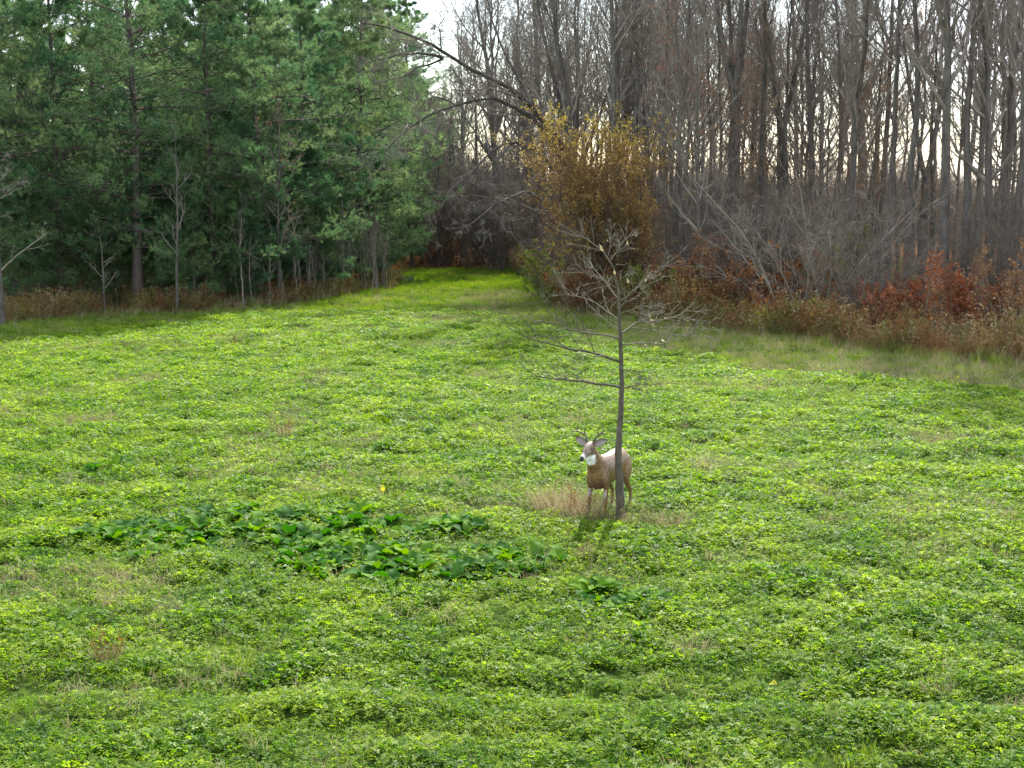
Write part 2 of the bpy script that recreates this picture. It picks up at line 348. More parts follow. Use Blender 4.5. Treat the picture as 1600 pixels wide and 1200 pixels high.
# straw coloured blades: in patches on the meadow and on the mown strip
PD = [blade_piece(220 + i, 22, .16, .17, .0055, M_DRY, 1.2) for i in range(4)]
P_, S_ = [], []
for (y0, y1, dn) in [(9.3, 20, 40), (20, 34, 34), (34, 60, 20)]:
    x, y = tri_pts(dn, y0, y1, g)
    e = clover_edge(x) + (fbm(x, y, 2.5) - .5) * 3
    patch = fbm(x + 31, y + 63, 1.8, 4); px, py = to_px(x, y)
    lowr = np.clip((px - 900) / 700, 0, 1) * np.clip((py - 850) / 300, 0, 1) * .16 + .10 * np.exp(-((px - 1340) / 170) ** 2 - ((py - 770) / 40) ** 2) + .14 * np.exp(-((px - 200) / 110) ** 2 - ((py - 1000) / 50) ** 2)
    pr = np.where(y < e, np.clip((patch - .56 + lowr) * 6, .05, .95), np.clip((patch - .38) * 3, .1, .7) * (x > -2) + .12 + .75 * (x > 3))
    keep = (g.random(len(x)) < pr) & (wood_mask(x, y) < 1); x, y = x[keep], y[keep]
    P_.append(np.stack([x, y, gz(x, y)], -1)); S_.append(g.uniform(.5, 1.1, len(x)) * (1 + .006 * (y - 10)))
scatter('straw_grass', np.concatenate(P_), np.concatenate(S_), PD, .35, g)

# ------------------------------------------------------------------ trees
def bare_tree_meshes(seed, H, r0, n1=20, n2=6, n3=6, n4=4, tmin=.3, ang=42, up=.12, spread=.33, wob=.2, fine=.0045, lean=.02, mt=None, mc=None, leaves=0, leafm=None):
    g = np.random.default_rng(seed); n = 14
    t = np.linspace(0, 1, n); C = np.zeros((1, n, 3)); C[0, :, 2] = H * t - .25 * (t == 0)
    C[0, :, 0] = np.cumsum(g.normal(0, H * lean, n)) * .5 * t; C[0, :, 1] = np.cumsum(g.normal(0, H * lean, n)) * .5 * t
    Rr = (r0 * (1 - .88 * t) * (1 + .55 * np.exp(-t * 26)))[None]
    V, Q = tubes(C, Rr, 9); trunk = mk_mesh('trunk', V, [Q], mt or M_BARK, smooth=True)
    L1 = spawn(C, Rr, n1, tmin, ang, 0, 8, g, up=up, wob=wob, tip=.3, rr=.55, Ls=lambda t: H * spread * (1.25 - t * .75))
    L2 = spawn(*L1, n2, .2, 42, .42, 6, g, up=up * .8, wob=wob * 1.3, rr=.6)
    L3 = spawn(*L2, n3, .15, 42, .42, 4, g, up=.06, wob=wob * 1.5, rr=.6, rmin=fine)
    parts = [tubes(*L1, 5), tubes(*L2, 4), tubes(*L3, 3)]
    last = L3
    if n4:
        L4 = spawn(*L3, n4, .15, 40, .5, 3, g, up=.03, wob=wob * 1.5, rr=.7, rmin=fine * .8); parts.append(tubes(*L4, 3)); last = L4
    V, Qs = merge(parts); crown = mk_mesh('crown', V, Qs, mc or M_TWIG)
    lf = None
    if leaves:
        P = last[0]; k = g.integers(0, len(P), leaves); j = g.integers(1, P.shape[1], leaves)
        D = norm(g.normal(size=(leaves, 3)) + np.array([0, 0, -.3])); V, Q = leafquads(P[k, j], D, g, .07)
        lf = mk_mesh('foliage', V, [Q], leafm, np.repeat(g.random(leaves), 4))
    return trunk, crown, lf
def place(kind_name, meshes, x, y, rz, s=1., label='', cat='tree', group=None, tilt=(0, 0), mats=None, pn=('trunk', 'crown', 'foliage'), sz=1.):
    r = ob(kind_name, None, loc=(x, y, float(gz(x, y)) - .03), label=label, cat=cat, group=group)
    r.rotation_euler = (tilt[0], tilt[1], rz); r.scale = (s, s, s * sz)
    for i, (me, nm) in enumerate(zip(meshes, pn)):
        if me: ob(nm, me, r, mat=(mats[i] if mats and mats[i] else None))
    return r

# --- pines
def pine_meshes(seed, H, r0, cmin, Rmax, dens=1., w=.0145, nl=.17, nn=13):
    g = np.random.default_rng(seed); n = 12; t = np.linspace(0, 1, n)
    C = np.zeros((1, n, 3)); C[0, :, 2] = H * t - .2 * (t == 0); C[0, :, 0] = np.cumsum(g.normal(0, .06, n)) * t; C[0, :, 1] = np.cumsum(g.normal(0, .06, n)) * t
    Rr = (r0 * (1 - .9 * t) * (1 + .4 * np.exp(-t * 30)))[None]
    V, Q = tubes(C, Rr, 8); trunk = mk_mesh('trunk', V, [Q], M_PBARK, smooth=True)
    zs, h = [], cmin
    while h < H - .3:
        zs.append(h); h += g.uniform(.42, .66)
    bp, bd, bl, bh = [], [], [], []
    for h in zs:
        th = h / H; nb = g.integers(3, 6)
        prof = Rmax * min(1, (1 - th) * 1.7 + .06) * (.55 + .45 * min(1, (h - cmin) / 1.6 + .35))
        a0 = g.uniform(0, 6.28)
        for b in range(nb):
            a = a0 + b * 6.283 / nb + g.normal(0, .25)
            l = prof * g.uniform(.5, 1.3)
            rise = .05 + .75 * th ** 2 + g.normal(0, .08)
            bp.append((float(np.interp(h, C[0, :, 2], C[0, :, 0])), float(np.interp(h, C[0, :, 2], C[0, :, 1])), h + g.normal(0, .06))); bd.append((math.cos(a), math.sin(a), rise)); bl.append(l); bh.append(th)
    bp, bd, bl = np.array(bp), norm(np.array(bd)), np.array(bl); m = len(bp)
    n = 7; B = np.empty((m, n, 3)); B[:, 0] = bp; d = bd
    for s in range(1, n):
        d = norm(d + g.normal(size=d.shape) * .07 + np.array([0, 0, .035 if s > 3 else -.03])); B[:, s] = B[:, s - 1] + d * (bl / (n - 1))[:, None]
    BR = (.008 + bl * .009)[:, None] * np.linspace(1, .3, n)[None]
    nb2 = int(11 * dens)
    S2 = spawn(B, BR, nb2, .12, 52, .40, 4, g, up=.06, wob=.18, rr=.6, rmin=.004, flat=.22)
    S3 = spawn(*S2, 5, .25, 40, .42, 3, g, up=.22, wob=.2, rr=.6, rmin=.004, flat=.5)
    limbs = merge([tubes(B, BR, 4), tubes(*S2, 3)])
    limb = mk_mesh('limbs', limbs[0], limbs[1], M_PBARK)
    tp, td, tt = [], [], []; bt = g.normal(0, .20, m)
    for (A, sel) in ((S3[0], (1, 2)), (S2[0], (1, 2, 3)), (B, (4, 5, 6))):
        for j in sel:
            tp.append(A[:, j]); td.append(norm(A[:, j] - A[:, j - 1])); tt.append(np.repeat(bt, len(A) // len(bt)))
    tp = np.concatenate(tp); tt = np.concatenate(tt); td = np.concatenate(td)
    tp = tp + g.normal(0, .03, tp.shape)
    m = len(tp); K = nn
    c = np.repeat(tp, K, 0); ax = np.repeat(td, K, 0)
    dd = norm(ax * .8 + g.normal(0, .42, (m * K, 3)) + np.array([0, 0, .35]))
    ln = np.repeat(g.uniform(.7, 1.25, m), K) * nl * g.uniform(.8, 1.15, m * K)
    sdv = norm(np.cross(dd, g.normal(size=dd.shape))) * (w / 2)
    V = np.stack([c - sdv, c + sdv, c + dd * ln[:, None]], 1).reshape(-1, 3)
    tint = np.repeat(np.repeat(np.clip(tt + g.normal(.5, .12, m) + .5 * (fbm(tp[:, 0] * 3 + 30, tp[:, 2] * 3 + tp[:, 1] * 2 + 50, 1.2, 2) - .5), 0, 1), K), 3)
    fol = mk_mesh('needles', V, [np.arange(len(V)).reshape(-1, 3)], M_PINE, tint)
    return trunk, limb, fol
PINES = [pine_meshes(300, 14.5, .19, 1.7, 3.5), pine_meshes(301, 13.5, .16, 1.4, 3.2), pine_meshes(302, 15.5, .21, 2.3, 3.7), pine_meshes(303, 12.5, .15, 1.1, 3.0)]
YOUNGP = pine_meshes(304, 7.5, .09, .3, 2.4)
PN = ('trunk', 'limb', 'crown')
PINE_FRONT = [
    (-40, 51, 0, .98, 'big dark pine half cut by the left edge of the photo'),
    (90, 52.5, 1, 1.0, 'dark pine behind the pale sapling nearest the left edge'),
    (212, 52, 2, .95, 'dark pine with a bare grey trunk and one low bright branch'),
    (330, 53, 3, 1.05, 'broad green pine just right of the tall thin sapling'),
    (405, 55, 0, .92, 'light green pine behind the grey sapling with rusty leaves'),
    (470, 60, 3, 1.05, 'pale sunlit pine whose feathery boughs hang over the brown stems'),
    (560, 66, 1, 1.1, 'bluish pine left of the grassy gap, its top beside the open sky'),
    (618, 80, 3, .8, 'small dim pine at the far end of the grassy gap')]
for i, (px, Y, v, s, lb) in enumerate(PINE_FRONT):
    place('pine_tree', PINES[v], X_of(px, Y), Y, i * 1.7, s, lb, 'tree', 'pines along the left edge of the meadow', pn=PN)
g = np.random.default_rng(21)
BACK = [(-120, 56), (20, 58), (150, 59), (270, 59), (380, 61), (-60, 64), (80, 66), (210, 66), (330, 67), (440, 68), (520, 73), (-100, 74), (40, 76), (170, 75), (290, 76), (400, 78), (500, 82), (-60, 86), (120, 88), (240, 88), (360, 90), (470, 92), (560, 92), (600, 98), (-20, 96), (60, 100), (180, 98), (300, 99), (420, 101), (520, 103), (640, 108)]
for i, (px, Y) in enumerate(BACK):
    place('pine_tree', PINES[int(g.integers(0, 4))], X_of(px, Y), Y, g.uniform(0, 6.28), g.uniform(.92, 1.15), 'dark pine deeper in the stand behind the front row of pines', 'tree', 'pines standing deeper in the stand', pn=PN)

for i in range(40):
    px = g.uniform(-150, 600); Y = g.uniform(60, 92) if px < 460 else g.uniform(74, 96)
    place('young_pine_tree', YOUNGP, X_of(px, Y), Y, g.uniform(0, 6.28), g.uniform(.6, 1.1), 'short young pine filling the dark space below the taller pines', 'tree', 'young pines under the tall pines', pn=PN)
for i, (px, Y) in enumerate([(40, 51), (128, 53), (250, 53.5), (300, 51.5), (378, 53), (480, 57), (525, 60), (585, 66), (-30, 49), (180, 54)]):
    place('young_pine_tree', YOUNGP, X_of(px, Y), Y, i * 1.9, [.62, .5, .7, .45, .6, .8, .62, .75, .7, .6][i], ['young pine between the left edge sapling and the short crooked sapling', 'young pine just left of the short crooked pale sapling', 'low young pine left of the tallest thin sapling', 'small young pine right of the tallest thin sapling', 'young pine left of the grey sapling with rusty leaves', 'big young pine above the thin brown stems', 'young pine behind the middle of the thin brown stems', 'young pine at the right end of the pine edge by the grassy gap', 'young pine at the left edge of the photo', 'young pine behind the short crooked pale sapling'][i], 'tree', 'young pines along the meadow edge', pn=PN)
# --- bare trees of the right-hand wood
TR = [bare_tree_meshes(400, 15, .17, 27, 6, 6, 4, .35), bare_tree_meshes(401, 15, .14, 23, 6, 6, 4, .45, ang=46, spread=.31, up=.09),
      bare_tree_meshes(402, 14, .19, 26, 6, 6, 4, .25, ang=50, spread=.36), bare_tree_meshes(403, 16, .16, 25, 6, 6, 4, .4, ang=42, up=.12, spread=.32),
      bare_tree_meshes(404, 13, .12, 22, 6, 6, 3, .25, ang=48, spread=.3)]
TRL = bare_tree_meshes(405, 13, .12, 20, 6, 6, 3, .25, ang=45, spread=.3, leaves=1900, leafm=M_SHR_R)
TRB = [bare_tree_meshes(410, 15, .085, 22, 6, 6, 3, .3, ang=50, up=.08, spread=.3, lean=.03), bare_tree_meshes(411, 14, .07, 20, 6, 6, 3, .35, ang=44, up=.1, spread=.3, lean=.03), bare_tree_meshes(412, 15, .10, 24, 6, 6, 3, .25, ang=56, up=.05, spread=.34, lean=.025)]
TRO = bare_tree_meshes(406, 12, .12, 20, 6, 6, 3, .2, ang=45, spread=.3, leaves=3200, leafm=M_SHR_O)
def forked_tree(seed, fork, H, r0, arms, **k):
    """trunk to the fork height, then several rising limbs (dx, dz, r) each with its twigs"""
    g = np.random.default_rng(seed); n = 8; t = np.linspace(0, 1, n)
    C = np.zeros((1, n, 3)); C[0, :, 2] = fork * t - .25 * (t == 0); C[0, :, 0] = np.cumsum(g.normal(0, .03, n)) * t
    Rr = (r0 * (1 - .25 * t) * (1 + .4 * np.exp(-t * 14)))[None]
    tv = tubes(C, Rr, 9); end = C[0, -1]
    A = np.empty((len(arms), 9, 3)); AR = np.empty((len(arms), 9)); s = np.linspace(0, 1, 9)
    for i, (dx, dy, dz, rr) in enumerate(arms):
        A[i] = end - np.array([0, 0, .15]) + np.stack([dx * s ** .8, dy * s ** .8, dz * s + .0 * s], -1) + np.cumsum(g.normal(0, .05, (9, 3)), 0) * s[:, None]
        AR[i] = rr * (1 - .8 * s)
    trunk = mk_mesh('trunk', *(lambda m: (m[0], m[1]))(merge([tv, tubes(A, AR, 7)])), M_BARK, smooth=True)
    L1 = spawn(A, AR, 7, .15, 45, .38, 7, g, up=.1, wob=.22, rr=.5); L2 = spawn(*L1, 6, .2, 42, .45, 5, g, up=.08, wob=.25); L3 = spawn(*L2, 6, .15, 42, .45, 4, g, up=.04, wob=.3, rmin=.0045)
    L4 = spawn(*L3, 4, .15, 40, .5, 3, g, up=.03, wob=.3, rr=.7, rmin=.0038)
    V, Q = merge([tubes(*L1, 5), tubes(*L2, 4), tubes(*L3, 3), tubes(*L4, 3)])
    return trunk, mk_mesh('crown', V, Q, M_TWIG), None
TF = forked_tree(450, 7.6, 15, .22, [(-1.3, .5, 6.5, .13), (.4, -.3, 7, .12), (1.0, .6, 6.5, .10), (-.2, 1.0, 6, .09)])
TV = forked_tree(451, 6.8, 14, .20, [(-.9, .2, 6.5, .13), (1.0, -.2, 6.5, .12)])
TV2 = forked_tree(452, 5.4, 14, .21, [(-1.2, .3, 7.5, .12), (1.1, .1, 7.5, .13)])
G1 = 'bare trees near the front of the right-hand wood'
FRONT = [   # px at eye level, depth, meshes, scale, sz, lean(y-rot), label
    (914, 57, TR[0], .95, 1.15, -.07, 'grey bare tree leaning left, rising from behind the left half of the amber shrub'),
    (950, 56, TR[1], .9, 1.15, -.03, 'straight grey bare tree rising behind the top of the amber shrub'),
    (968, 60, TR[3], .75, 1.2, -.01, 'slim bare tree between two thicker trunks behind the amber shrub'),
    (991, 62, TR[1], .62, 1.5, 0, 'very thin upright bare tree above the right half of the amber shrub'),
    (1004, 55, TR[3], .95, 1.1, .05, 'dark bare tree leaning right above the amber shrub'),
    (1040, 58, TR[1], .8, 1.2, 0, 'grey bare tree just right of the dark one that leans right'),
    (1057, 60, TR[4], .65, 1.5, 0, 'pole thin bare tree left of the tree with red leaves'),
    (1152, 52, TF, 1.0, 1.0, -.02, 'large grey bare tree whose trunk splits into four rising limbs'),
    (1222, 55, TV, .95, 1.0, 0, 'grey bare tree forking into a narrow V near the top of the photo'),
    (1262, 60, TR[4], .9, 1.2, .0, 'thin bare tree between the narrow V fork and the arching grey twigs'),
    (1326, 50, TR[0], .8, 1.2, -.03, 'dark bare tree crossed by a long slanting limb'),
    (1343, 60, TR[1], .7, 1.4, 0, 'thin bare tree close behind the one crossed by a slanting limb'),
    (1390, 48, TR[3], .8, 1.2, -.01, 'tall bare tree above the left end of the red shrubs'),
    (1421, 47, TR[1], .95, 1.15, .02, 'dark bare tree with a kinked upper trunk above the red shrubs'),
    (1443, 52, TV2, .85, 1.0, 0, 'bare tree with a wide low fork framing bright sky'),
    (1477, 44, TR[0], 1.05, 1.1, .02, 'thick dark trunk standing in the red and orange shrubs'),
    (1512, 46, TR[3], .95, 1.1, .0, 'thick bare trunk just right of the thickest dark one'),
    (1533, 52, TR[1], .7, 1.4, 0, 'narrow bare trunk between two thick trunks near the right edge'),
    (1552, 46, TR[2], .85, 1.2, 0, 'straight bare trunk with bright sky on both sides near the right edge'),
    (1574, 47, TR[0], .95, 1.15, .01, 'wide grey trunk second from the right edge'),
    (1600, 43, TR[1], .75, 1.3, .06, 'thin leaning trunk cut by the right edge of the photo')]
for i, (px, Y, m, s, sz, ln, lb) in enumerate(FRONT):
    place('bare_tree', m, X_of(px, Y), Y, 0 if m in (TF, TV, TV2) else i * 2.1, s, lb, 'tree', G1, tilt=(0, ln), sz=sz)
for px, Y, sc, me, lb in [(1088, 53, .5, TRO, 'small rust leaved tree right of the amber shrub'), (1248, 50, .42, TRO, 'small tree with a few orange leaves above the arching pale shrub'), (1312, 52, .5, TRL, 'small tree with reddish leaves left of the slanting limb'), (1180, 55, .55, TRO, 'small brown leaved tree below the narrow V fork'), (1365, 51, .45, TRO, 'small orange flecked tree above the red shrubs'), (1460, 52, .45, TRO, 'small rust flecked tree beside the thick dark trunk')]:
    place('rust_leaved_tree', me, X_of(px, Y), Y, px * .2, sc, lb, 'tree', 'small trees still holding rusty leaves')
place('red_leaved_tree', TRL, X_of(1100, 58), 58, 1, .85, 'thin tree still holding scattered red leaves behind the amber shrub', 'tree')
g = np.random.default_rng(33)
k = 0
for i in range(900):
    Y = g.uniform(50, 112); px = g.uniform(840, 1780); X = X_of(px, Y)
    if wood_mask(X, Y) < 5: continue
    if px > 1360 and g.random() < .7: continue
    k += 1
    place('bare_tree', (TRL, TRO)[k % 2] if g.random() < .2 else (TRB + TRB + TR)[int(g.integers(0, 11))], X, Y, g.uniform(0, 6.28), g.uniform(.72, 1.02) * max(.85, Y / 74), 'thin grey bare tree further back among the crowded trunks of the wood', 'tree', 'bare trees further back in the right-hand wood', tilt=(g.normal(0, .03), g.normal(0, .03)), sz=g.uniform(1, 1.3))
    if k >= 98: break
for i in range(46):
    Y = g.uniform(78, 118); px = g.uniform(600, 860)
    place('bare_tree', TR[int(g.integers(0, 5))], X_of(px, Y), Y, g.uniform(0, 6.28), g.uniform(.55, .95) * (.7 if px < 715 else 1.25), 'grey bare tree in the wood beyond the end of the grassy gap', 'tree', 'bare trees beyond the grassy gap', sz=1.1)

for i, px in enumerate([1098, 1118, 1172, 1190, 1204, 1240, 1252, 1280, 1293, 1306, 1362, 1376, 1408, 1460, 1494, 1522, 1563, 1588]):
    Y = 47 + (i * 7.3) % 15
    place('slim_bare_tree', TR[(4, 1, 4, 3)[i % 4]], X_of(px, Y), Y, i * 2.3, .62 + .06 * (i % 4), 'slim bare tree squeezed between the thicker trunks of the right-hand wood', 'tree', 'slim trees near the front of the right-hand wood', tilt=(0, .05 * ((i * 37) % 5 - 2) / 2), sz=1.3)
for i, (px, Y, sc) in enumerate([(545, 71, 1.15), (598, 94, 1.25), (640, 104, 1.15), (668, 112, 1.0), (690, 118, .8)]):
    place('pine_tree', PINES[i % 4], X_of(px, Y), Y, i * 2.0, sc, ['tall bluish pine whose top touches the patch of open sky', 'dim pine behind the tall bluish one', 'dim pine seen through the arching limbs', 'low dim pine just right of the far end of the gap', 'smallest dim pine far beyond the gap'][i], 'tree', 'pines beyond the grassy gap', pn=PN)
# --- old spreading tree with limbs arching left over the gap
def px_line(pts, Y, n=10, jit=.0, g=rng, dy=0.):
    P = np.array([at(px, py, Y + dy * i / max(1, len(pts) - 1)) for i, (px, py) in enumerate(pts)])
    d = np.concatenate([[0], np.cumsum(np.linalg.norm(np.diff(P, axis=0), axis=1))]); s = np.linspace(0, d[-1], n)
    Q = np.stack([np.interp(s, d, P[:, i]) for i in range(3)], -1)
    if jit: Q[1:] += np.cumsum(g.normal(0, jit, (n - 1, 3)), 0) * .5
    return Q
g = np.random.default_rng(55); YO = 60.
LIMBS = [([(893, 250), (840, 175), (797, 140), (737, 117), (695, 90), (662, 72), (617, 50), (560, 40)], .13, -4),
         ([(692, 90), (660, 80), (625, 82), (595, 90), (560, 100)], .06, -2), ([(692, 92), (650, 107), (625, 125), (590, 138)], .05, -2),
         ([(690, 82), (688, 60), (685, 37), (700, 10)], .045, 1),
         ([(895, 275), (840, 190), (775, 155), (712, 165), (662, 185), (625, 212), (600, 240)], .10, -5),
         ([(712, 165), (680, 150), (665, 160), (655, 180)], .04, -1),
         ([(897, 330), (850, 240), (800, 217), (762, 245), (735, 275), (700, 300)], .08, -6),
         ([(893, 250), (870, 150), (850, 60), (830, -40)], .12, 2), ([(893, 250), (905, 120), (900, 20), (910, -60)], .13, 3),
         ([(893, 290), (930, 200), (960, 120), (985, 30)], .10, 4), ([(895, 350), (830, 300), (780, 320), (740, 350)], .06, -5), ([(840, 175), (800, 100), (770, 30), (760, -30)], .07, 1)]
ox, oz = at(897, 440, YO)[0], 0
oak = ob('spreading_tree', None, loc=(ox, YO, 0), label='old dark tree whose long limbs arch left over the end of the grassy gap', cat='tree')
tl = px_line([(900, 468), (898, 400), (896, 330), (893, 240)], YO, 8, .02, g); tl[0, 2] = -.2
V, Q = tubes(tl[None], np.linspace(.30, .2, 8)[None], 10)
ob('trunk', mk_mesh('trunk', V - [ox, YO, 0], [Q], M_BARKD, smooth=True), oak)
AP = []; AR_ = []
for pts, r, dy in LIMBS:
    r *= 1.0; q = px_line(pts, YO if pts[0][0] > 800 else YO - 2, 12, .05, g, dy); AP.append(q); AR_.append(r * np.linspace(1, .25, 12))
    V, Q = tubes(q[None], AR_[-1][None], 6); ob('limb', mk_mesh('limb', V - [ox, YO, 0], [Q], M_BARKD, smooth=True), oak)
AP, AR_ = np.array(AP), np.array(AR_)
L1 = spawn(AP, AR_, 14, .15, 50, .27, 6, g, up=.02, wob=.35, rr=.4); L2 = spawn(*L1, 6, .15, 45, .5, 5, g, up=.0, wob=.35); L3 = spawn(*L2, 6, .15, 42, .5, 4, g, wob=.35, rmin=.0045); L4 = spawn(*L3, 3, .15, 40, .5, 3, g, wob=.35, rmin=.004)
V, Q = merge([tubes(*L1, 4), tubes(*L2, 4), tubes(*L3, 3), tubes(*L4, 3)])
ob('crown', mk_mesh('crown', V - [ox, YO, 0], Q, M_TWIG), oak)

# --- shrubs: many stems from the ground
def shrub_meshes(seed, H, Rw, stems=14, n2=7, n3=6, leaves=0, lsize=.06, leafm=None, stemm=None, up=.1, arch=0., n4=0, top=False, lr=.3):
    g = np.random.default_rng(seed); n = 9; m = stems
    a = g.uniform(0, 6.283, m); C = np.empty((m, n, 3)); r = .1 * Rw * np.sqrt(g.random(m)) * 2
    C[:, 0] = np.stack([r * np.cos(a), r * np.sin(a), -.1 + 0 * r], -1)
    out = g.uniform(.1, 1, m) * Rw / H; d = norm(np.stack([np.cos(a) * out, np.sin(a) * out, np.ones(m)], -1)); ln = H * g.uniform(.65, 1.08, m)
    for s in range(1, n):
        d = norm(d + g.normal(0, .07, d.shape) + np.array([0, 0, -arch * s / n])); C[:, s] = C[:, s - 1] + d * (ln / (n - 1))[:, None]
    Rr = (.007 + .0045 * H) * np.linspace(1, .25, n)[None] * g.uniform(.6, 1.2, (m, 1))
    L2 = spawn(C, Rr, n2, .2, 38, .34, 5, g, up=up - arch * .5, wob=.25); L3 = spawn(*L2, n3, .1, 40, .5, 4, g, up=up * .5 - arch * .3, wob=.3, rmin=.003)
    parts = [tubes(C, Rr, 5), tubes(*L2, 3), tubes(*L3, 3)]; last = L3
    if n4: last = spawn(*L3, n4, .1, 40, .5, 3, g, wob=.3, rmin=.003); parts.append(tubes(*last, 3))
    V, Q = merge(parts); st = mk_mesh('stems', V, Q, stemm or M_TWIG); lf = None
    if leaves:
        P = last[0]; k = g.integers(0, len(P), leaves); j = g.integers(1, P.shape[1], leaves); pos = P[k, j] + g.normal(0, .03, (leaves, 3))
        if top:
            kk = g.random(leaves) < np.clip((pos[:, 2] / H + .05) * 2.0, .3, 1); pos = pos[kk]
        D = norm(g.normal(size=pos.shape) + np.array([0, 0, -.2])); V, Q = leafquads(pos, D, g, lsize, .7)
        tint = np.clip(g.normal(.42, .22, len(pos)) + (np.clip(pos[:, 2] / H - .8, 0, 1) * 1.8 if top else 0), 0, 1)
        lf = mk_mesh('foliage', V, [Q], leafm, np.repeat(tint, 4))
    return st, lf
SN = ('stems', 'foliage')
sx = X_of(957, 49.5)
AMB = shrub_meshes(500, 6.0, 2.2, 44, 9, 8, 50000, .056, M_SHR_Y, top=True, stemm=M_STEMB)
place('amber_shrub', AMB, sx, 49.5, 0, 1, 'big rounded shrub with amber and yellow leaves behind the young bare tree', 'shrub', pn=SN)
GREYS = [shrub_meshes(510, 3.8, 2.8, 26, 9, 7, 0, arch=.10, n4=3, stemm=M_THICK), shrub_meshes(511, 4.6, 2.8, 24, 9, 7, 0, arch=.06, n4=3, stemm=M_THICK)]
PALE = shrub_meshes(512, 4.4, 3.4, 14, 8, 6, 0, arch=.14, n4=2, stemm=M_TWIGL)
LEAFY = [shrub_meshes(520, 2.0, 1.3, 14, 6, 5, 2600, .07, M_SHR_B), shrub_meshes(521, 1.7, 1.5, 12, 6, 5, 2300, .08, M_SHR_B), shrub_meshes(522, 2.6, 1.4, 12, 6, 6, 2600, .07, M_SHR_B)]
def shrub(px, py, v, s, mat, label, cat='shrub', group=None, name='leafy_shrub', sz=1.):
    x, y = gp(px, py); y += 0; return place(name, v, x, y, (px * .37) % 6.28, s * (.85 if mat in (M_SHR_R, M_SHR_O) else 1), label, cat, group, mats=(None, mat), pn=SN, sz=sz)
GB = 'leafy shrubs along the right edge of the meadow'
shrub(1060, 497, LEAFY[2], 1.0, M_SHR_B, 'rust brown shrub just right of the amber shrub', group=GB)
shrub(1110, 500, LEAFY[0], 1.25, M_SHR_B, 'dull red brown shrub behind the outer twigs of the young bare tree', group=GB)
shrub(1165, 508, LEAFY[1], 1.3, M_SHR_B, 'brown shrub below the tree that splits into four limbs', group=GB)
shrub(1235, 512, LEAFY[0], 1.2, M_SHR_B, 'brown leafy shrub at the foot of the arching grey twigs', group=GB)
shrub(1300, 500, LEAFY[2], 1.1, M_SHR_G, 'olive shrub under the arching grey twigs', group=GB)
shrub(1385, 525, LEAFY[1], 1.15, M_SHR_R, 'deep red shrub leftmost of the row of red shrubs', group=GB)
shrub(1418, 520, LEAFY[0], 1.2, M_SHR_R, 'bright red shrub in front of the dark hollow', group=GB)
shrub(1432, 528, LEAFY[2], .72, M_SHR_O, 'narrow orange shrub between two red ones', group=GB)
shrub(1475, 522, LEAFY[0], 1.25, M_SHR_R, 'dusky red shrub at the foot of the thick dark trunk', group=GB)
shrub(1520, 520, LEAFY[1], 1.2, M_SHR_R, 'red shrub right of the thick dark trunk', group=GB)
shrub(1560, 525, LEAFY[2], 1.05, M_SHR_O, 'orange brown shrub near the right edge of the photo', group=GB)
shrub(1605, 530, LEAFY[0], 1.5, M_SHR_O, 'orange shrub cut by the right edge of the photo', group=GB)
shrub(870, 478, LEAFY[0], 1.1, M_SHR_G, 'olive and yellow shrub at the left foot of the amber shrub', group=GB)
shrub(930, 492, LEAFY[1], 1.1, M_SHR_B, 'low brown shrub in front of the amber shrub', group=GB)
shrub(1010, 497, LEAFY[1], 1.1, M_SHR_G, 'low olive shrub in front of the right half of the amber shrub', group=GB)
GT = 'leafless twiggy shrubs'
shrub(700, 405, GREYS[0], 1.15, None, 'leafless grey shrub right at the end of the grassy gap', 'shrub', GT, 'twiggy_shrub')
shrub(745, 418, GREYS[1], 1.2, None, 'leafless grey shrub below the arching limbs', 'shrub', GT, 'twiggy_shrub')
shrub(790, 425, GREYS[0], 1.4, None, 'leafless grey thicket left of the amber shrub', 'shrub', GT, 'twiggy_shrub')
shrub(822, 420, GREYS[1], 1.25, None, 'tall leafless thicket touching the left side of the amber shrub', 'shrub', GT, 'twiggy_shrub')
shrub(1150, 488, GREYS[1], .95, None, 'tall leafless shrub right of the amber shrub', 'shrub', GT, 'twiggy_shrub')
shrub(1200, 500, GREYS[0], .9, None, 'leafless grey shrub below the narrow V fork', 'shrub', GT, 'twiggy_shrub')
shrub(1265, 512, PALE, 1.25, None, 'arching shrub with long pale drooping twigs', 'shrub', GT, 'twiggy_shrub')
shrub(1350, 522, GREYS[1], .8, None, 'leafless shrub left of the red shrubs', 'shrub', GT, 'twiggy_shrub')
shrub(1500, 505, GREYS[0], .9, None, 'leafless shrub rising above the red shrubs', 'shrub', GT, 'twiggy_shrub')
shrub(1590, 510, GREYS[1], 1.1, None, 'leafless shrub above the orange shrub at the right edge', 'shrub', GT, 'twiggy_shrub')
g = np.random.default_rng(66)
for i in range(165):     # thicket further in
    Y = g.uniform(46, 96); px = g.uniform(850, 1640) if i % 4 else g.uniform(650, 860)
    if px < 860: Y += 24
    if px > 1400 and i % 2: continue
    X = X_of(px, Y)
    if wood_mask(X, Y) < 3: continue
    v = GREYS[int(g.integers(0, 2))] if g.random() < .52 else LEAFY[int(g.integers(0, 3))]
    lf = v in LEAFY
    place('leafy_shrub' if lf else 'twiggy_shrub', v, X, Y, g.uniform(0, 6.28), (g.uniform(.45, .8) if px > 1380 else g.uniform(.55, .95) if px > 1160 else g.uniform(.55, .9) if px > 860 else g.uniform(1.1, 1.8) if px > 720 else g.uniform(.7, 1.1)), 'brown leafed bush among the trunks inside the wood' if lf else 'leafless bush among the trunks inside the wood', 'shrub', 'leafy undergrowth bushes' if lf else 'leafless undergrowth bushes', pn=SN, mats=(None, [M_SHR_B, M_SHR_O, M_SHR_G][i % 3] if lf else None))

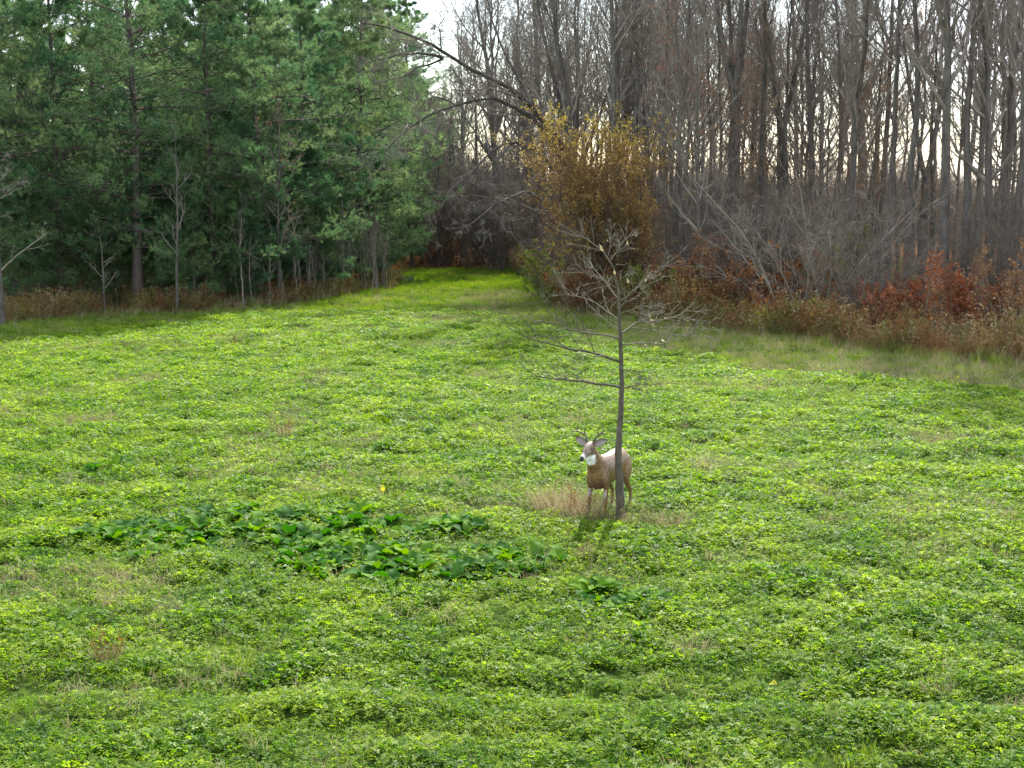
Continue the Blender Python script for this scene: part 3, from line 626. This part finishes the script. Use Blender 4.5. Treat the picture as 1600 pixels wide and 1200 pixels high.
# --- saplings in front of the pines
SAP = bare_tree_meshes(600, 6.6, .055, 14, 4, 4, 0, .3, ang=40, up=.1, spread=.17, mt=M_BARK, mc=M_TWIG, lean=.010)
SAP2 = bare_tree_meshes(601, 3.3, .04, 9, 4, 3, 0, .2, ang=60, up=.06, spread=.3, mt=M_BARK, mc=M_TWIG, lean=.012)
SAP3 = bare_tree_meshes(602, 6.5, .085, 22, 6, 5, 3, .25, ang=48, up=.08, spread=.26, mt=M_BARK, mc=M_TWIG, leaves=420, leafm=M_SHR_O, lean=.01)
SAP4 = bare_tree_meshes(603, 5.0, .08, 12, 5, 4, 3, .25, ang=62, up=.03, spread=.4, mt=M_BARK, mc=M_TWIGL, lean=.008)
for px, py, m, s, lb in [(4, 506, SAP4, 1.0, 'pale sapling with drooping twigs at the left edge of the photo'), (164, 490, SAP2, .95, 'short crooked pale sapling in front of the dark pines'),
                         (277, 487, SAP, 1.0, 'tallest thin straight sapling in front of the dark pines'), (437, 474, SAP3, 1.0, 'grey sapling with a few rusty leaves near the middle of the pine edge')]:
    x, y = gp(px, py); place('sapling', m, x, y, px * .1, s, lb, 'sapling', 'saplings in front of the pines')
STM = [bare_tree_meshes(610 + i, 3.2, .026, 10, 4, 3, 0, .25, ang=35, up=.08, spread=.3, lean=.025, mt=M_TWIGL, fine=.003) for i in range(3)]
g = np.random.default_rng(77)
for i in range(46):
    px = g.uniform(450, 625) if i < 34 else g.uniform(300, 450); py = np.interp(px, [300, 437, 605, 625], [486, 476, 454, 440]) - g.uniform(0, 9)
    x, y = gp(px, py); place('thin_stem', STM[i % 3], x, y, g.uniform(0, 6.28), g.uniform(.6, 1.25), 'thin bare brown sapling stem in the thicket below the pale pine', 'sapling', 'thin stems below the pines', tilt=(g.normal(0, .08), g.normal(0, .08)))

# --- tall weeds and litter along both edges (uncountable)
def weed_piece(seed, h, n, mat, rad=.25, leaf=14):
    g = np.random.default_rng(seed); a = g.uniform(0, 6.283, n); r = rad * np.sqrt(g.random(n))
    k = 5; C = np.empty((n, k, 3)); C[:, 0] = np.stack([r * np.cos(a), r * np.sin(a), 0 * r], -1)
    d = norm(np.stack([g.normal(0, .25, n), g.normal(0, .25, n), np.ones(n)], -1)); ln = h * g.uniform(.5, 1.15, n)
    for s in range(1, k): d = norm(d + g.normal(0, .15, d.shape)); C[:, s] = C[:, s - 1] + d * (ln / (k - 1))[:, None]
    V1, Q1 = tubes(C, .0035 * np.ones((n, k)), 3)
    m = n * leaf; ki = g.integers(0, n, m); t = g.integers(1, k, m); D = norm(g.normal(size=(m, 3)) + [0, 0, .3])
    V2, Q2 = leafquads(C[ki, t] + g.normal(0, .03, (m, 3)), D, g, .055, .4)
    V, Q = merge([(V1, Q1), (V2, Q2)]); tn = np.concatenate([np.full(len(V1), .5), np.repeat(g.random(m), 4)])
    return mk_mesh('weed', V, Q, mat, tn)
g = np.random.default_rng(88)
WP = [weed_piece(700 + i, .75, 12, mm) for i, mm in enumerate([M_WEED, M_SHR_B, M_SHR_G, M_WEED, M_DRY, M_SHR_B])]
x = g.uniform(-2, 30, 5200); e = interp_poly(x, EDGE_R); y = e + g.gamma(2., .9, len(x)) - .6
kk = (x > EDGE_R[0][0]) & inview(x, y) & (g.random(len(x)) < np.clip((fbm(x + 3, y + 9, 1.4, 3) - .3) * 4, .1, 1)); x, y = x[kk], y[kk]
sc_ = g.uniform(.5, 1.4, len(x)) * np.clip((y - e[kk] + 1.2) / 2.0, .35, 1.1) * (.25 + 1.7 * fbm(x + 8, y, 1.6, 3))
scatter('edge_weeds', np.stack([x, y, gz(x, y)], -1), sc_, WP, .15, g)
DP = [blade_piece(720 + i, 16, .16, .5, .007, M_DRY, .5) for i in range(3)] + [blade_piece(730, 16, .16, .42, .008, M_GRASS, .5)]
x = g.uniform(-26, 1, 2300); e = interp_poly(x, EDGE_L); y = e + g.normal(.5, .9, len(x)); kk = (x < EDGE_L[-1][0] + .5) & inview(x, y); x, y = x[kk], y[kk]
wx = g.uniform(-26, 1, 2200); we = interp_poly(wx, EDGE_L); wy = we + g.gamma(1.8, .8, len(wx)) - .4; wk = (wx < EDGE_L[-1][0] + .5) & inview(wx, wy) & (g.random(len(wx)) < np.clip((fbm(wx + 3, wy + 19, 1.3, 3) - .38) * 4, .06, .8)); wx, wy = wx[wk], wy[wk]
scatter('pine_edge_weeds', np.stack([wx, wy, gz(wx, wy)], -1), g.uniform(.4, 1.3, len(wx)), WP, .15, g)
x, y = x[::2], y[::2]
scatter('tall_edge_grass', np.stack([x, y, gz(x, y)], -1), g.uniform(.5, 1.2, len(x)) * np.where(x > -10, 1.1, .8), DP, .15, g)
x = g.uniform(-5, 30, 2600); e = interp_poly(x, EDGE_R); y = e - g.gamma(1.6, .5, len(x)) + .5; kk = (x > EDGE_R[0][0] + .3) & inview(x, y); x, y = x[kk], y[kk]
scatter('rough_verge_grass', np.stack([x, y, gz(x, y)], -1), g.uniform(.4, 1.0, len(x)), [DP[0], DP[3], blade_piece(731, 18, .16, .4, .008, M_GRASS, .7)], .2, g)
x = g.uniform(-10, 110, 420); y = g.uniform(118, 170, 420); scatter('far_thicket', np.stack([x, y, 0 * x], -1), g.uniform(.8, 1.6, 420), [GREYS[0][0], LEAFY[2][1], GREYS[1][0]], .05, g)
# fallen leaves and needles
def litter_piece(seed):
    g = np.random.default_rng(seed); n = 40; P = np.stack([g.uniform(-.4, .4, n), g.uniform(-.4, .4, n), g.uniform(.01, .05, n)], -1)
    D = norm(np.stack([g.normal(size=n), g.normal(size=n), g.normal(0, .25, n)], -1)); V, Q = leafquads(P, D, g, .07, .7); return mk_mesh('litter', V, [Q], M_LITTER, np.repeat(g.random(n), 4))
x = g.uniform(-26, 30, 9000); y = g.uniform(34, 84, 9000); kk = (wood_mask(x, y) > -.3) & inview(x, y); x, y = x[kk], y[kk]
scatter('leaf_litter', np.stack([x, y, gz(x, y)], -1), g.uniform(.8, 1.3, len(x)), [litter_piece(i) for i in range(3)], .05, g)

# ------------------------------------------------------------------ young bare tree beside the deer
g = np.random.default_rng(99)
tx, ty = gp(969, 822); tree = ob('young_tree', None, loc=(tx, ty, 0), label='young bare tree with pale branches growing beside the deer in the clover', cat='tree')
def loc(P): return P - np.array([tx, ty, 0])
tr = px_line([(969, 826), (968, 790), (967, 740), (968, 690), (969, 640), (970, 600), (971, 560), (971, 530), (969, 500), (967, 480), (965, 460), (963, 440)], ty, 26, 0)
tr[:, 0] += .011 * np.sin(np.linspace(0, 14, 26)) + g.normal(0, .003, 26); tr[:, 1] += .015 * np.sin(np.linspace(1, 11, 26)); tr[0, 2] = -.1
trr = np.interp(np.linspace(0, 1, 26), [0, .02, .07, .3, .6, 1], [.10, .068, .055, .040, .028, .014])
V, Q = tubes(tr[None], trr[None] * (1 + g.normal(0, .04, 26)), 12); ob('trunk', mk_mesh('trunk', loc(V), [Q], M_YBARK, smooth=True), tree)
BR = [([(963, 442), (957, 413), (943, 390), (927, 377), (890, 357)], .018, -.3), ([(955, 405), (966, 392), (980, 377), (997, 357)], .010, .2), ([(960, 350), (957, 372), (950, 400)][::-1], .007, .1),
      ([(966, 467), (945, 447), (923, 423), (916, 408)], .014, .3), ([(970, 470), (990, 455), (1020, 432), (1057, 403)], .016, -.2), ([(992, 455), (1005, 437), (1040, 415)], .009, .3),
      ([(968, 502), (940, 482), (913, 467), (880, 462), (853, 467)], .012, .4), ([(968, 529), (930, 518), (880, 510), (853, 483)], .013, -.4),
      ([(968, 565), (945, 553), (903, 543), (860, 534), (830, 528), (800, 510)], .017, -.3), ([(969, 605), (935, 598), (880, 595), (830, 587), (807, 565)], .016, .2),
      ([(972, 538), (1000, 537), (1040, 537), (1075, 530)], .010, .4), ([(971, 577), (990, 577), (1013, 575), (1022, 578)], .008, -.2), ([(971, 607), (990, 607), (1013, 613)], .008, .2), ([(978, 606), (995, 601), (1030, 603)], .006, .2),
      ([(971, 521), (990, 508), (1030, 503), (1057, 498), (1083, 477)], .013, .2), ([(985, 512), (1030, 520), (1070, 527), (1113, 513)], .010, -.5), ([(967, 482), (975, 470), (965, 440), (976, 430)], .007, .1),
      ([(920, 575), (905, 590), (880, 598)], .006, .1), ([(967, 490), (1000, 478), (1015, 476), (1040, 480)], .008, -.3), ([(968, 515), (950, 505), (930, 492), (912, 470)], .008, .3),
      ([(962, 450), (950, 440), (935, 432), (905, 420)], .007, -.3), ([(985, 508), (1008, 500), (1012, 478)], .008, .0)]
AP, AR_ = [], []
for pts, r, dy in BR:
    q = px_line(pts, ty, 10, .016, g, dy * 1.5); r = r * (1.05 if pts[0][1] > 520 else .62)
    rr_ = r * np.linspace(1, .3, 10); AP.append(q); AR_.append(rr_)
AP, AR_ = np.array(AP), np.array(AR_)
for i in range(len(AP)):
    c, cr_ = spawn(AP[i:i + 1], AR_[i:i + 1], 9, .12, 40, .42, 6, g, up=.07, wob=.2, rr=.45, rmin=.0028)
    c2, cr2 = spawn(c, cr_, 4, .2, 38, .5, 4, g, up=.06, wob=.22, rr=.6, rmin=.0022)
    V, Q = merge([tubes(AP[i:i + 1], AR_[i:i + 1], 6), tubes(c, cr_, 4), tubes(c2, cr2, 3)])
    ob('branch', mk_mesh('branch', loc(V), Q, M_YBARK if AP[i, 0, 2] < 2.2 else M_YTWIG, smooth=True), tree)
k = g.integers(0, len(AP), 26); j = g.integers(2, 9, 26)
for i in range(26):
    if AP[k[i], j[i], 2] < 2.1: continue
    V, Q = leafquads(AP[k[i], j[i]][None] + g.normal(0, .03, (1, 3)), norm(g.normal(size=(1, 3)) + [0, 0, -.8]), g, .06, .6, .6)
    ob('leaf', mk_mesh('leaf', loc(V), [Q], M_DRY, np.full(4, .8)), tree)

# ------------------------------------------------------------------ deer
def loft(pts, k=16, side=(0, 1, 0)):
    """pts: (x,y,z,r_side,r_up) -> closed tube"""
    A = np.array(pts, float); P = A[:, :3]; T = norm(np.gradient(P, axis=0)); S0 = np.array(side, float)
    S = norm(S0 - T * (T @ S0)[:, None]); U = np.cross(T, S); an = np.arange(k) * 2 * math.pi / k
    V = P[:, None] + S[:, None] * (A[:, 3, None] * np.cos(an))[..., None] + U[:, None] * (A[:, 4, None] * np.sin(an))[..., None]
    n = len(P); V = V.reshape(-1, 3); i = np.arange(k); j = (i + 1) % k
    Q = np.concatenate([np.stack([s * k + i, s * k + j, (s + 1) * k + j, (s + 1) * k + i], -1) for s in range(n - 1)])
    c0 = len(V); V = np.concatenate([V, P[:1] - T[:1] * A[0, 3] * .5, P[-1:] + T[-1:] * A[-1, 3] * .5])
    T1 = np.stack([np.full(k, c0), j, i], -1); T2 = np.stack([np.full(k, c0 + 1), (n - 1) * k + i, (n - 1) * k + j], -1)
    return V, Q, np.concatenate([T1, T2])
def loft_merge(ls):
    off = 0; Vs, Qs, Ts = [], [], []
    for V, Q, T in ls: Vs.append(V); Qs.append(Q + off); Ts.append(T + off); off += len(V)
    return np.concatenate(Vs), [np.concatenate(Qs), np.concatenate(Ts)]
def smooth_pts(pts, n):
    A = np.array(pts, float); m = len(A); t = np.arange(m); s = np.linspace(0, m - 1, n); out = []
    for c in range(A.shape[1]):
        # catmull-rom
        p = np.concatenate([[2 * A[0, c] - A[1, c]], A[:, c], [2 * A[-1, c] - A[-2, c]]]); i = np.minimum(s.astype(int), m - 2); f = s - i
        p0, p1, p2, p3 = p[i], p[i + 1], p[i + 2], p[i + 3]
        out.append(.5 * (2 * p1 + (p2 - p0) * f + (2 * p0 - 5 * p1 + 4 * p2 - p3) * f ** 2 + (3 * p1 - p0 - 3 * p2 + p3) * f ** 3))
    return np.stack(out, -1)
parts = []
parts.append(loft(smooth_pts([(-.52, 0, .66, .05, .08), (-.46, 0, .665, .115, .14), (-.34, 0, .655, .145, .175), (-.18, 0, .635, .145, .185), (0, 0, .615, .15, .195), (.16, 0, .61, .15, .205), (.28, 0, .605, .135, .20), (.37, 0, .575, .10, .165), (.42, 0, .56, .05, .10)], 26), 22))
parts.append(loft(smooth_pts([(.16, 0, .66, .11, .14), (.30, 0, .70, .105, .15), (.40, 0, .79, .088, .125), (.46, 0, .88, .072, .095), (.50, 0, .955, .058, .065)], 16), 20))
parts.append(loft(smooth_pts([(.44, 0, .965, .045, .05), (.50, 0, .965, .066, .068), (.56, 0, .945, .064, .066), (.62, 0, .915, .048, .054), (.68, 0, .885, .036, .040), (.73, 0, .862, .031, .033), (.755, 0, .85, .024, .026)], 20), 18))
for s in (-1, 1):
    dx = .02 * s
    parts.append(loft(smooth_pts([(.24 + dx, s * .085, .66, .05, .09), (.27 + dx, s * .115, .54, .05, .075), (.25 + dx, s * .12, .43, .034, .046), (.27 + dx, s * .122, .33, .027, .032), (.28 + dx, s * .122, .25, .024, .028), (.275 + dx, s * .122, .15, .016, .018), (.275 + dx, s * .122, .07, .018, .021), (.295 + dx, s * .122, .035, .019, .024), (.305 + dx, s * .122, .0, .022, .032)], 26), 12))
    hx = -.02 * s
    parts.append(loft(smooth_pts([(-.36 + hx, s * .075, .70, .07, .11), (-.36 + hx, s * .105, .58, .07, .125), (-.32 + hx, s * .12, .48, .052, .085), (-.37 + hx, s * .122, .38, .032, .048), (-.455 + hx, s * .122, .29, .025, .030), (-.47 + hx, s * .122, .24, .021, .026), (-.455 + hx, s * .122, .14, .016, .019), (-.445 + hx, s * .122, .07, .018, .021), (-.43 + hx, s * .122, .035, .019, .024), (-.42 + hx, s * .122, .0, .022, .032)], 28), 12))
V, Ps = loft_merge(parts); V[:, 1] *= .93
tmp = bpy.data.objects.new('deer_blank', mk_mesh('deer_blank', V, Ps)); COL.objects.link(tmp)
md = tmp.modifiers.new('r', 'REMESH'); md.mode = 'VOXEL'; md.voxel_size = .0085
sm = tmp.modifiers.new('s', 'SMOOTH'); sm.factor = .5; sm.iterations = 5
dg = bpy.context.evaluated_depsgraph_get(); body = bpy.data.meshes.new_from_object(tmp.evaluated_get(dg)); body.name = 'body'
bpy.data.objects.remove(tmp)
n = len(body.vertices); co = np.empty(n * 3, np.float32); body.vertices.foreach_get('co', co); co = co.reshape(-1, 3)
X, Y, Z = co.T
colr = np.tile(np.array([.175, .100, .042]), (n, 1))
def blend(mask, c):
    global colr
    mask = np.clip(mask, 0, 1)[:, None]; colr = colr * (1 - mask) + np.array(c) * mask
blend((Z - .765) / .05 * (X < .26), (.25, .19, .135))                 # sun sheen along the back, painted in as a paler coat
blend(np.clip((.47 - Z) / .05, 0, 1) * (np.abs(Y) < .09) * (X > -.3) * (X < .2) * (Z > .3), (.6, .56, .5))     # belly
blend((Z < .42) * (X > .1) * np.clip((Z - .30) / .05, 0, 1) * (np.abs(Y) < .13), (.36, .31, .26))  # pale inner forelegs
blend(np.clip((X - .30) / .05, 0, 1) * np.clip((.56 - Z) / .05, 0, 1) * (Z > .38), (.11, .065, .04))  # dark brisket
nd = np.hypot((X - .52) / .075, (Z - .785) / .075)
blend(np.clip((X - .465 + (.80 - Z) * .15) / .025, 0, 1) * np.clip((Z - .735 - 6 * Y ** 2) / .022, 0, 1) * np.clip((.885 - .12 * (X - .5) - Z) / .01, 0, 1) * np.clip((.68 - X) / .02, 0, 1), (.80, .79, .76))             # white throat bib
blend(np.clip((X - .50) / .03, 0, 1) * np.clip((Z - .87) / .015, 0, 1) * np.clip((.74 - X) / .05, 0, 1), (.22, .16, .12))          # grey brown face
blend(np.clip((X - .695) / .012, 0, 1) * np.clip((.748 - X) / .008, 0, 1), (.62, .6, .56))      # pale muzzle ring
blend(np.clip((X - .735) / .008, 0, 1), (.012, .011, .011))                                # nose
blend(np.clip((.045 - Z) / .01, 0, 1), (.02, .018, .016))                                  # hooves
blend(np.clip((-.46 - X) / .04, 0, 1) * (Z > .5) * (Z < .66) * (np.abs(Y) < .05), (.5, .46, .42))
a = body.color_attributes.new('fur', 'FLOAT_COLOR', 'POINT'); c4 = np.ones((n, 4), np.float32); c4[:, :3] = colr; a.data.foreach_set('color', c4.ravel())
body.polygons.foreach_set('use_smooth', np.ones(len(body.polygons), bool))
def furmat():
    m, t = newmat('deer_coat'); N = t.nodes.new; L = t.links.new
    out = N('ShaderNodeOutputMaterial'); pb = N('ShaderNodeBsdfPrincipled'); L(pb.outputs[0], out.inputs[0]); at_ = N('ShaderNodeAttribute'); at_.attribute_name = 'fur'
    tcn = N('ShaderNodeTexCoord'); nz = N('ShaderNodeTexNoise'); nz.inputs['Scale'].default_value = 28; nz.inputs['Detail'].default_value = 6; L(tcn.outputs['Object'], nz.inputs['Vector'])
    hs = N('ShaderNodeHueSaturation'); mr = N('ShaderNodeMapRange'); mr.inputs[1].default_value = .3; mr.inputs[2].default_value = .7; mr.inputs[3].default_value = .55; mr.inputs[4].default_value = 1.35; L(nz.outputs[0], mr.inputs[0]); L(mr.outputs[0], hs.inputs['Value'])
    L(at_.outputs['Color'], hs.inputs['Color']); L(hs.outputs[0], pb.inputs['Base Color']); pb.inputs['Roughness'].default_value = .5; pb.inputs['Specular IOR Level'].default_value = .5
    pb.inputs['Roughness'].default_value = .42
    bp = N('ShaderNodeBump'); bp.inputs['Strength'].default_value = .35; bp.inputs['Distance'].default_value = .01; L(nz.outputs[0], bp.inputs['Height']); L(bp.outputs[0], pb.inputs['Normal'])
    return m
def plain(name, c, r=.5, spec=.4):
    m = barkmat(name, tuple(v * .75 for v in c), tuple(v * 1.2 for v in c), 40, 1, .15); b = [n for n in m.node_tree.nodes if n.type == 'BSDF_PRINCIPLED'][0]; b.inputs['Roughness'].default_value = r; b.inputs['Specular IOR Level'].default_value = spec; return m
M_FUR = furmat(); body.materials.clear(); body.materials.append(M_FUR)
M_ANT = plain('antler_horn', (.10, .075, .05)); M_EYE = plain('eye_gloss', (.01, .008, .006), .08, .8); M_EARO = plain('ear_back', (.20, .13, .08)); M_EARI = plain('ear_inside', (.26, .22, .20))
TH = R(27)
fx, fy = gp(933, 821)
hd = np.array([-math.sin(TH), -math.cos(TH)])
px0, py0 = fx - hd[0] * .28, fy - hd[1] * .28
deer = ob('deer', None, loc=(px0, py0, float(gz(px0, py0)) - .01), label='brown buck with small antlers and white throat standing behind the young tree', cat='deer')
deer.rotation_euler = (0, 0, math.atan2(hd[1], hd[0]))
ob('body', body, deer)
for s in (-1, 1):
    ap = smooth_pts([(.50, s * .035, 1.01, .014, .014), (.485, s * .055, 1.06, .012, .012), (.475, s * .10, 1.11, .011, .011), (.50, s * .165, 1.145, .010, .010), (.565, s * .205, 1.15, .008, .008), (.62, s * .19, 1.17, .003, .003)], 16)
    t1 = smooth_pts([(.48, s * .09, 1.10, .008, .008), (.475, s * .085, 1.15, .006, .006), (.485, s * .075, 1.19, .002, .002)], 6)
    t2 = smooth_pts([(.51, s * .17, 1.145, .008, .008), (.505, s * .165, 1.20, .006, .006), (.515, s * .15, 1.25, .002, .002)], 6)
    t3 = smooth_pts([(.495, s * .045, 1.035, .008, .008), (.525, s * .05, 1.055, .005, .005), (.53, s * .05, 1.085, .002, .002)], 6)
    V, Ps = loft_merge([loft(q, 8, (1, 0, .2)) for q in (ap, t1, t2, t3)])
    ob('antler', mk_mesh('antler', V, Ps, M_ANT, smooth=True), deer)
    # ear: cupped leaf with thickness
    u = np.linspace(0, 1, 9); wv = .046 * np.sin(math.pi * np.clip(u * .88 + .09, 0, 1)) ** .7; wv[-1] = .004
    B0 = np.array([.485, s * .052, .995]); TIP = np.array([.465, s * .205, 1.065]); ax = TIP - B0; axn = ax / np.linalg.norm(ax)
    face = np.array([.93, s * .1, .1]); face -= axn * face.dot(axn); face /= np.linalg.norm(face); sdn = np.cross(axn, face)
    for nm, off, mt in (('ear', 0, M_EARO), ('ear_lining', .004, M_EARI)):
        rows = []
        for v_ in np.linspace(-1, 1, 7):
            rows.append(B0 + np.outer(u, ax) + np.outer(wv * v_, sdn) + face * (off + (v_ * v_ - .5) * .022 * (1 if nm == 'ear' else .9)) * 1.0)
        W = np.array(rows); 
        if nm == 'ear_lining': W = B0 + ax * .5 + (W - B0 - ax * .5) * .93 + face * .003
        W2 = W - face * .005; F = np.concatenate([W.reshape(-1, 3), W2.reshape(-1, 3)]); a_, b_ = 7, 9; q = []
        for i in range(a_ - 1):
            for j in range(b_ - 1):
                p = i * b_ + j; q.append((p, p + b_, p + b_ + 1, p + 1)); p += 63; q.append((p, p + 1, p + b_ + 1, p + b_))
        rim = [i * b_ for i in range(a_)] + [(a_ - 1) * b_ + j for j in range(1, b_)] + [i * b_ + b_ - 1 for i in range(a_ - 2, -1, -1)] + [j for j in range(b_ - 2, 0, -1)]
        for i in range(len(rim)): p, r_ = rim[i], rim[(i + 1) % len(rim)]; q.append((p, r_, r_ + 63, p + 63))
        me = mk_mesh(nm, F, [np.array(q)], mt, smooth=True)
        if nm == 'ear': ear = ob(nm, me, deer)
        else: ob(nm, me, ear)
    V, Q, T = loft([(.575, s * .046, .955, .004, .004), (.575, s * .052, .955, .013, .011), (.575, s * .058, .955, .012, .010), (.575, s * .063, .955, .005, .004)], 10, (1, 0, 0))
    ob('eye', mk_mesh('eye', V, [Q, T], M_EYE, smooth=True), deer)
V, Q, T = loft(smooth_pts([(-.50, 0, .74, .03, .02), (-.54, 0, .70, .04, .022), (-.555, 0, .60, .042, .02), (-.55, 0, .52, .015, .01)], 10), 10)
ob('tail', mk_mesh('tail', V, [Q, T], M_EARO, smooth=True), deer)

# ------------------------------------------------------------------ grass tufts, weeds and brassicas on the meadow
TUFT = [blade_piece(800 + i, 240, .30, .26, .006, M_DRY, 1.0, 'tuft', 4, .75) for i in range(3)]
TALL = [blade_piece(805 + i, 230, .28, .48, .006, M_DRY, .55, 'tuft', 4, .75) for i in range(2)]
GT2 = 'dry grass tufts on the meadow'
for px, py, m, s, lb in [
    (853, 800, TUFT[0], 1.05, 'low tan grass tuft leftmost beside the deer'), (880, 812, TALL[0], 1.15, 'tall tan grass clump left of the deer forelegs'),
    (904, 818, TALL[1], 1.0, 'reddish dry stems against the left foreleg of the deer'), (932, 824, TALL[0], .62, 'dry stems between the deer forelegs'), (956, 830, TUFT[1], .8, 'short dry stems at the foot of the young tree'),
    (890, 822, TUFT[2], 1.0, 'matted straw at the feet of the deer'), (866, 806, TALL[1], 1.1, 'feathery tan stems between the two clumps left of the deer'), (918, 812, TALL[0], .8, 'tan stems between the deer forelegs and the clump beside them'), (985, 826, TUFT[0], .7, 'low straw right of the young tree foot'),
    (1050, 834, TALL[1], .75, 'dry tuft standing right of the young tree foot'), (1108, 742, TUFT[2], 1.3, 'flattened grey tan tuft in the open clover, leftmost of a row of three'),
    (1228, 742, TUFT[0], .75, 'grey tan tuft in the middle of the row of three'), (1325, 742, TUFT[1], .8, 'brownish tuft rightmost in the row of three'),
    (1060, 668, TUFT[0], .6, 'faint tan tuft behind the deer, right of the trunk'), (362, 540, TUFT[2], 1.1, 'brownish weed tuft at the shaded left side of the clover'),
    (256, 565, TUFT[0], .8, 'faint straw tuft near the shaded pine edge'), (445, 682, TALL[1], .45, 'single thin dry weed in the open clover left of centre'),
    (690, 500, TUFT[1], .9, 'straw tuft near the start of the grassy gap'), (930, 875, TUFT[1], .7, 'brown tuft below the deer'), (1000, 890, TUFT[2], .8, 'rounded tan tuft below the young tree'),
    (165, 1030, TALL[0], .5, 'reddish dry weed in the lower left of the clover'), (262, 960, TALL[1], .45, 'sparse dry weed in the lower left above the reddish one'),
    (1320, 1030, TUFT[0], .7, 'brown matted tuft in the lower right of the clover'), (1460, 1085, TALL[0], .42, 'straw coloured grass clump near the lower right corner'),
    (905, 1010, TUFT[2], .55, 'thin pale tuft in the lower middle of the clover'), (1080, 1025, TUFT[1], .7, 'brown green tuft right of the lower middle'), (1420, 780, TUFT[1], .7, 'faint tan tuft right of the row of three')]:
    x, y = gp(px, py); o = ob('dry_grass_tuft', m, loc=(x, y, float(gz(x, y)) - .01), label=lb, cat='grass tuft', group=GT2); o.scale = (s,) * 3; o.rotation_euler = (0, 0, px * .3)
for px, py, m, s, lb in [(862, 806, WP[0], .7, 'olive brown weed in the tan clump left of the deer'), (898, 820, WP[1], .62, 'rusty weed by the left foreleg of the deer'), (946, 830, WP[2], .45, 'green weed between the deer and the young tree'), (982, 834, WP[3], .5, 'dark weed at the right foot of the young tree'), (1058, 838, WP[0], .4, 'small weed in the dry tuft right of the young tree'),
                         (162, 1035, WP[1], .5, 'rusty weed in the lower left of the clover'), (368, 545, WP[0], .9, 'brown weed at the shaded left side of the clover'), (446, 686, WP[1], .6, 'thin brown weed alone in the clover left of centre'), (912, 885, WP[3], .5, 'brown weed in the low growth below the deer')]:
    x, y = gp(px, py); o = ob('dry_weed', m, loc=(x, y, float(gz(x, y)) - .01), label=lb, cat='weed', group='single weeds on the meadow'); o.scale = (s,) * 3; o.rotation_euler = (0, 0, px * .7)
# brassicas
def bleaf(seed):
    g = np.random.default_rng(seed); n, k = 7, 5; u = np.linspace(0, 1, n); rows = []
    L_ = .20; wd = .065 * np.sin(math.pi * (u * .85 + .12)) ** .6 * (1 + g.normal(0, .12, n)); wd[0] = .006; wd[1] = .012; wd[-1] = .02
    z = .13 * np.sin(u * 2.0) ; xx = L_ * (u * .35 + .65 * u ** 1.4)
    for v in np.linspace(-1, 1, k): rows.append(np.stack([xx + g.normal(0, .008, n), wd * v * g.uniform(.75, 1.2, n), z + .012 * abs(v) ** 2 + g.normal(0, .004, n) * (abs(v) > .4)], -1))
    V = np.array(rows).reshape(-1, 3); q = [(i * n + j, (i + 1) * n + j, (i + 1) * n + j + 1, i * n + j + 1) for i in range(k - 1) for j in range(n - 1)]
    return mk_mesh('leaf', V, [np.array(q)], M_BRAS, np.full(len(V), g.random()), smooth=True)
BL = [bleaf(900 + i) for i in range(5)]
def brassica(px, py, s, label, group, g):
    x, y = gp(px, py); r = ob('leafy_brassica', None, loc=(x, y, float(gz(x, y)) + .0), label=label, cat='plant', group=group); r.scale = (s,) * 3; r.rotation_euler = (0, 0, g.uniform(0, 6.28))
    nl = int(g.integers(5, 9))
    for i in range(nl):
        l = ob('leaf', BL[int(g.integers(0, 5))], r); l.rotation_euler = (g.normal(0, .25), g.uniform(-.35, .4), i * 6.283 / nl + g.normal(0, .3)); q = g.uniform(.7, 1.15); l.scale = (q,) * 3
g = np.random.default_rng(91)
CL = [([(120, 838), (215, 835), (260, 850)], 24, 26, 9, 'broad leafed dark green plant at the thin left end of the long leafy patch', 'leafy plants at the left end of the patch'),
      ([(230, 845), (330, 828), (450, 835), (570, 825)], 110, 26, 20, 'broad leafed dark green plant in the dense left half of the leafy patch', 'leafy plants in the dense left half of the patch'),
      ([(450, 870), (540, 885), (640, 890)], 70, 28, 20, 'broad leafed green plant in the lower middle of the leafy patch', 'leafy plants in the lower middle of the patch'),
      ([(600, 850), (720, 830), (740, 835)], 16, 22, 14, 'broad leafed green plant behind the right part of the leafy patch', 'leafy plants behind the right part of the patch'),
      ([(690, 895), (760, 905), (820, 880)], 46, 30, 18, 'broad leafed green plant at the right end of the leafy patch', 'leafy plants at the right end of the patch'),
      ([(870, 945), (960, 955), (1050, 970)], 14, 24, 16, 'broad leafed plant in the small patch below the young tree', 'leafy plants in the small patch below the tree'),
      ([(140, 735), (180, 730)], 3, 12, 5, 'broad leafed plant alone in the open clover at the left', 'leafy plants alone at the left')]
for pts, n_, sx_, sy_, lb, gr in CL:
    for i in range(n_):
        t = (i + .5) / n_ * (len(pts) - 1); j = min(int(t), len(pts) - 2); f = t - j
        px = pts[j][0] * (1 - f) + pts[j + 1][0] * f + g.normal(0, sx_); py = pts[j][1] * (1 - f) + pts[j + 1][1] * f + g.normal(0, sy_ * .75)
        brassica(px, py, g.uniform(.6, 1.15), lb, gr, g)
# a few yellowing broad leaves
YL = []
for i in range(3):
    m = BL[i].copy(); m.materials.clear(); m.materials.append(M_YEL); YL.append(m)
P_ = []
x, y = tri_pts(.35, 9.5, 34, g); scatter('yellowed_leaves', np.stack([x, y, gz(x, y) + .01], -1), g.uniform(.2, .45, len(x)), YL, .5, g)
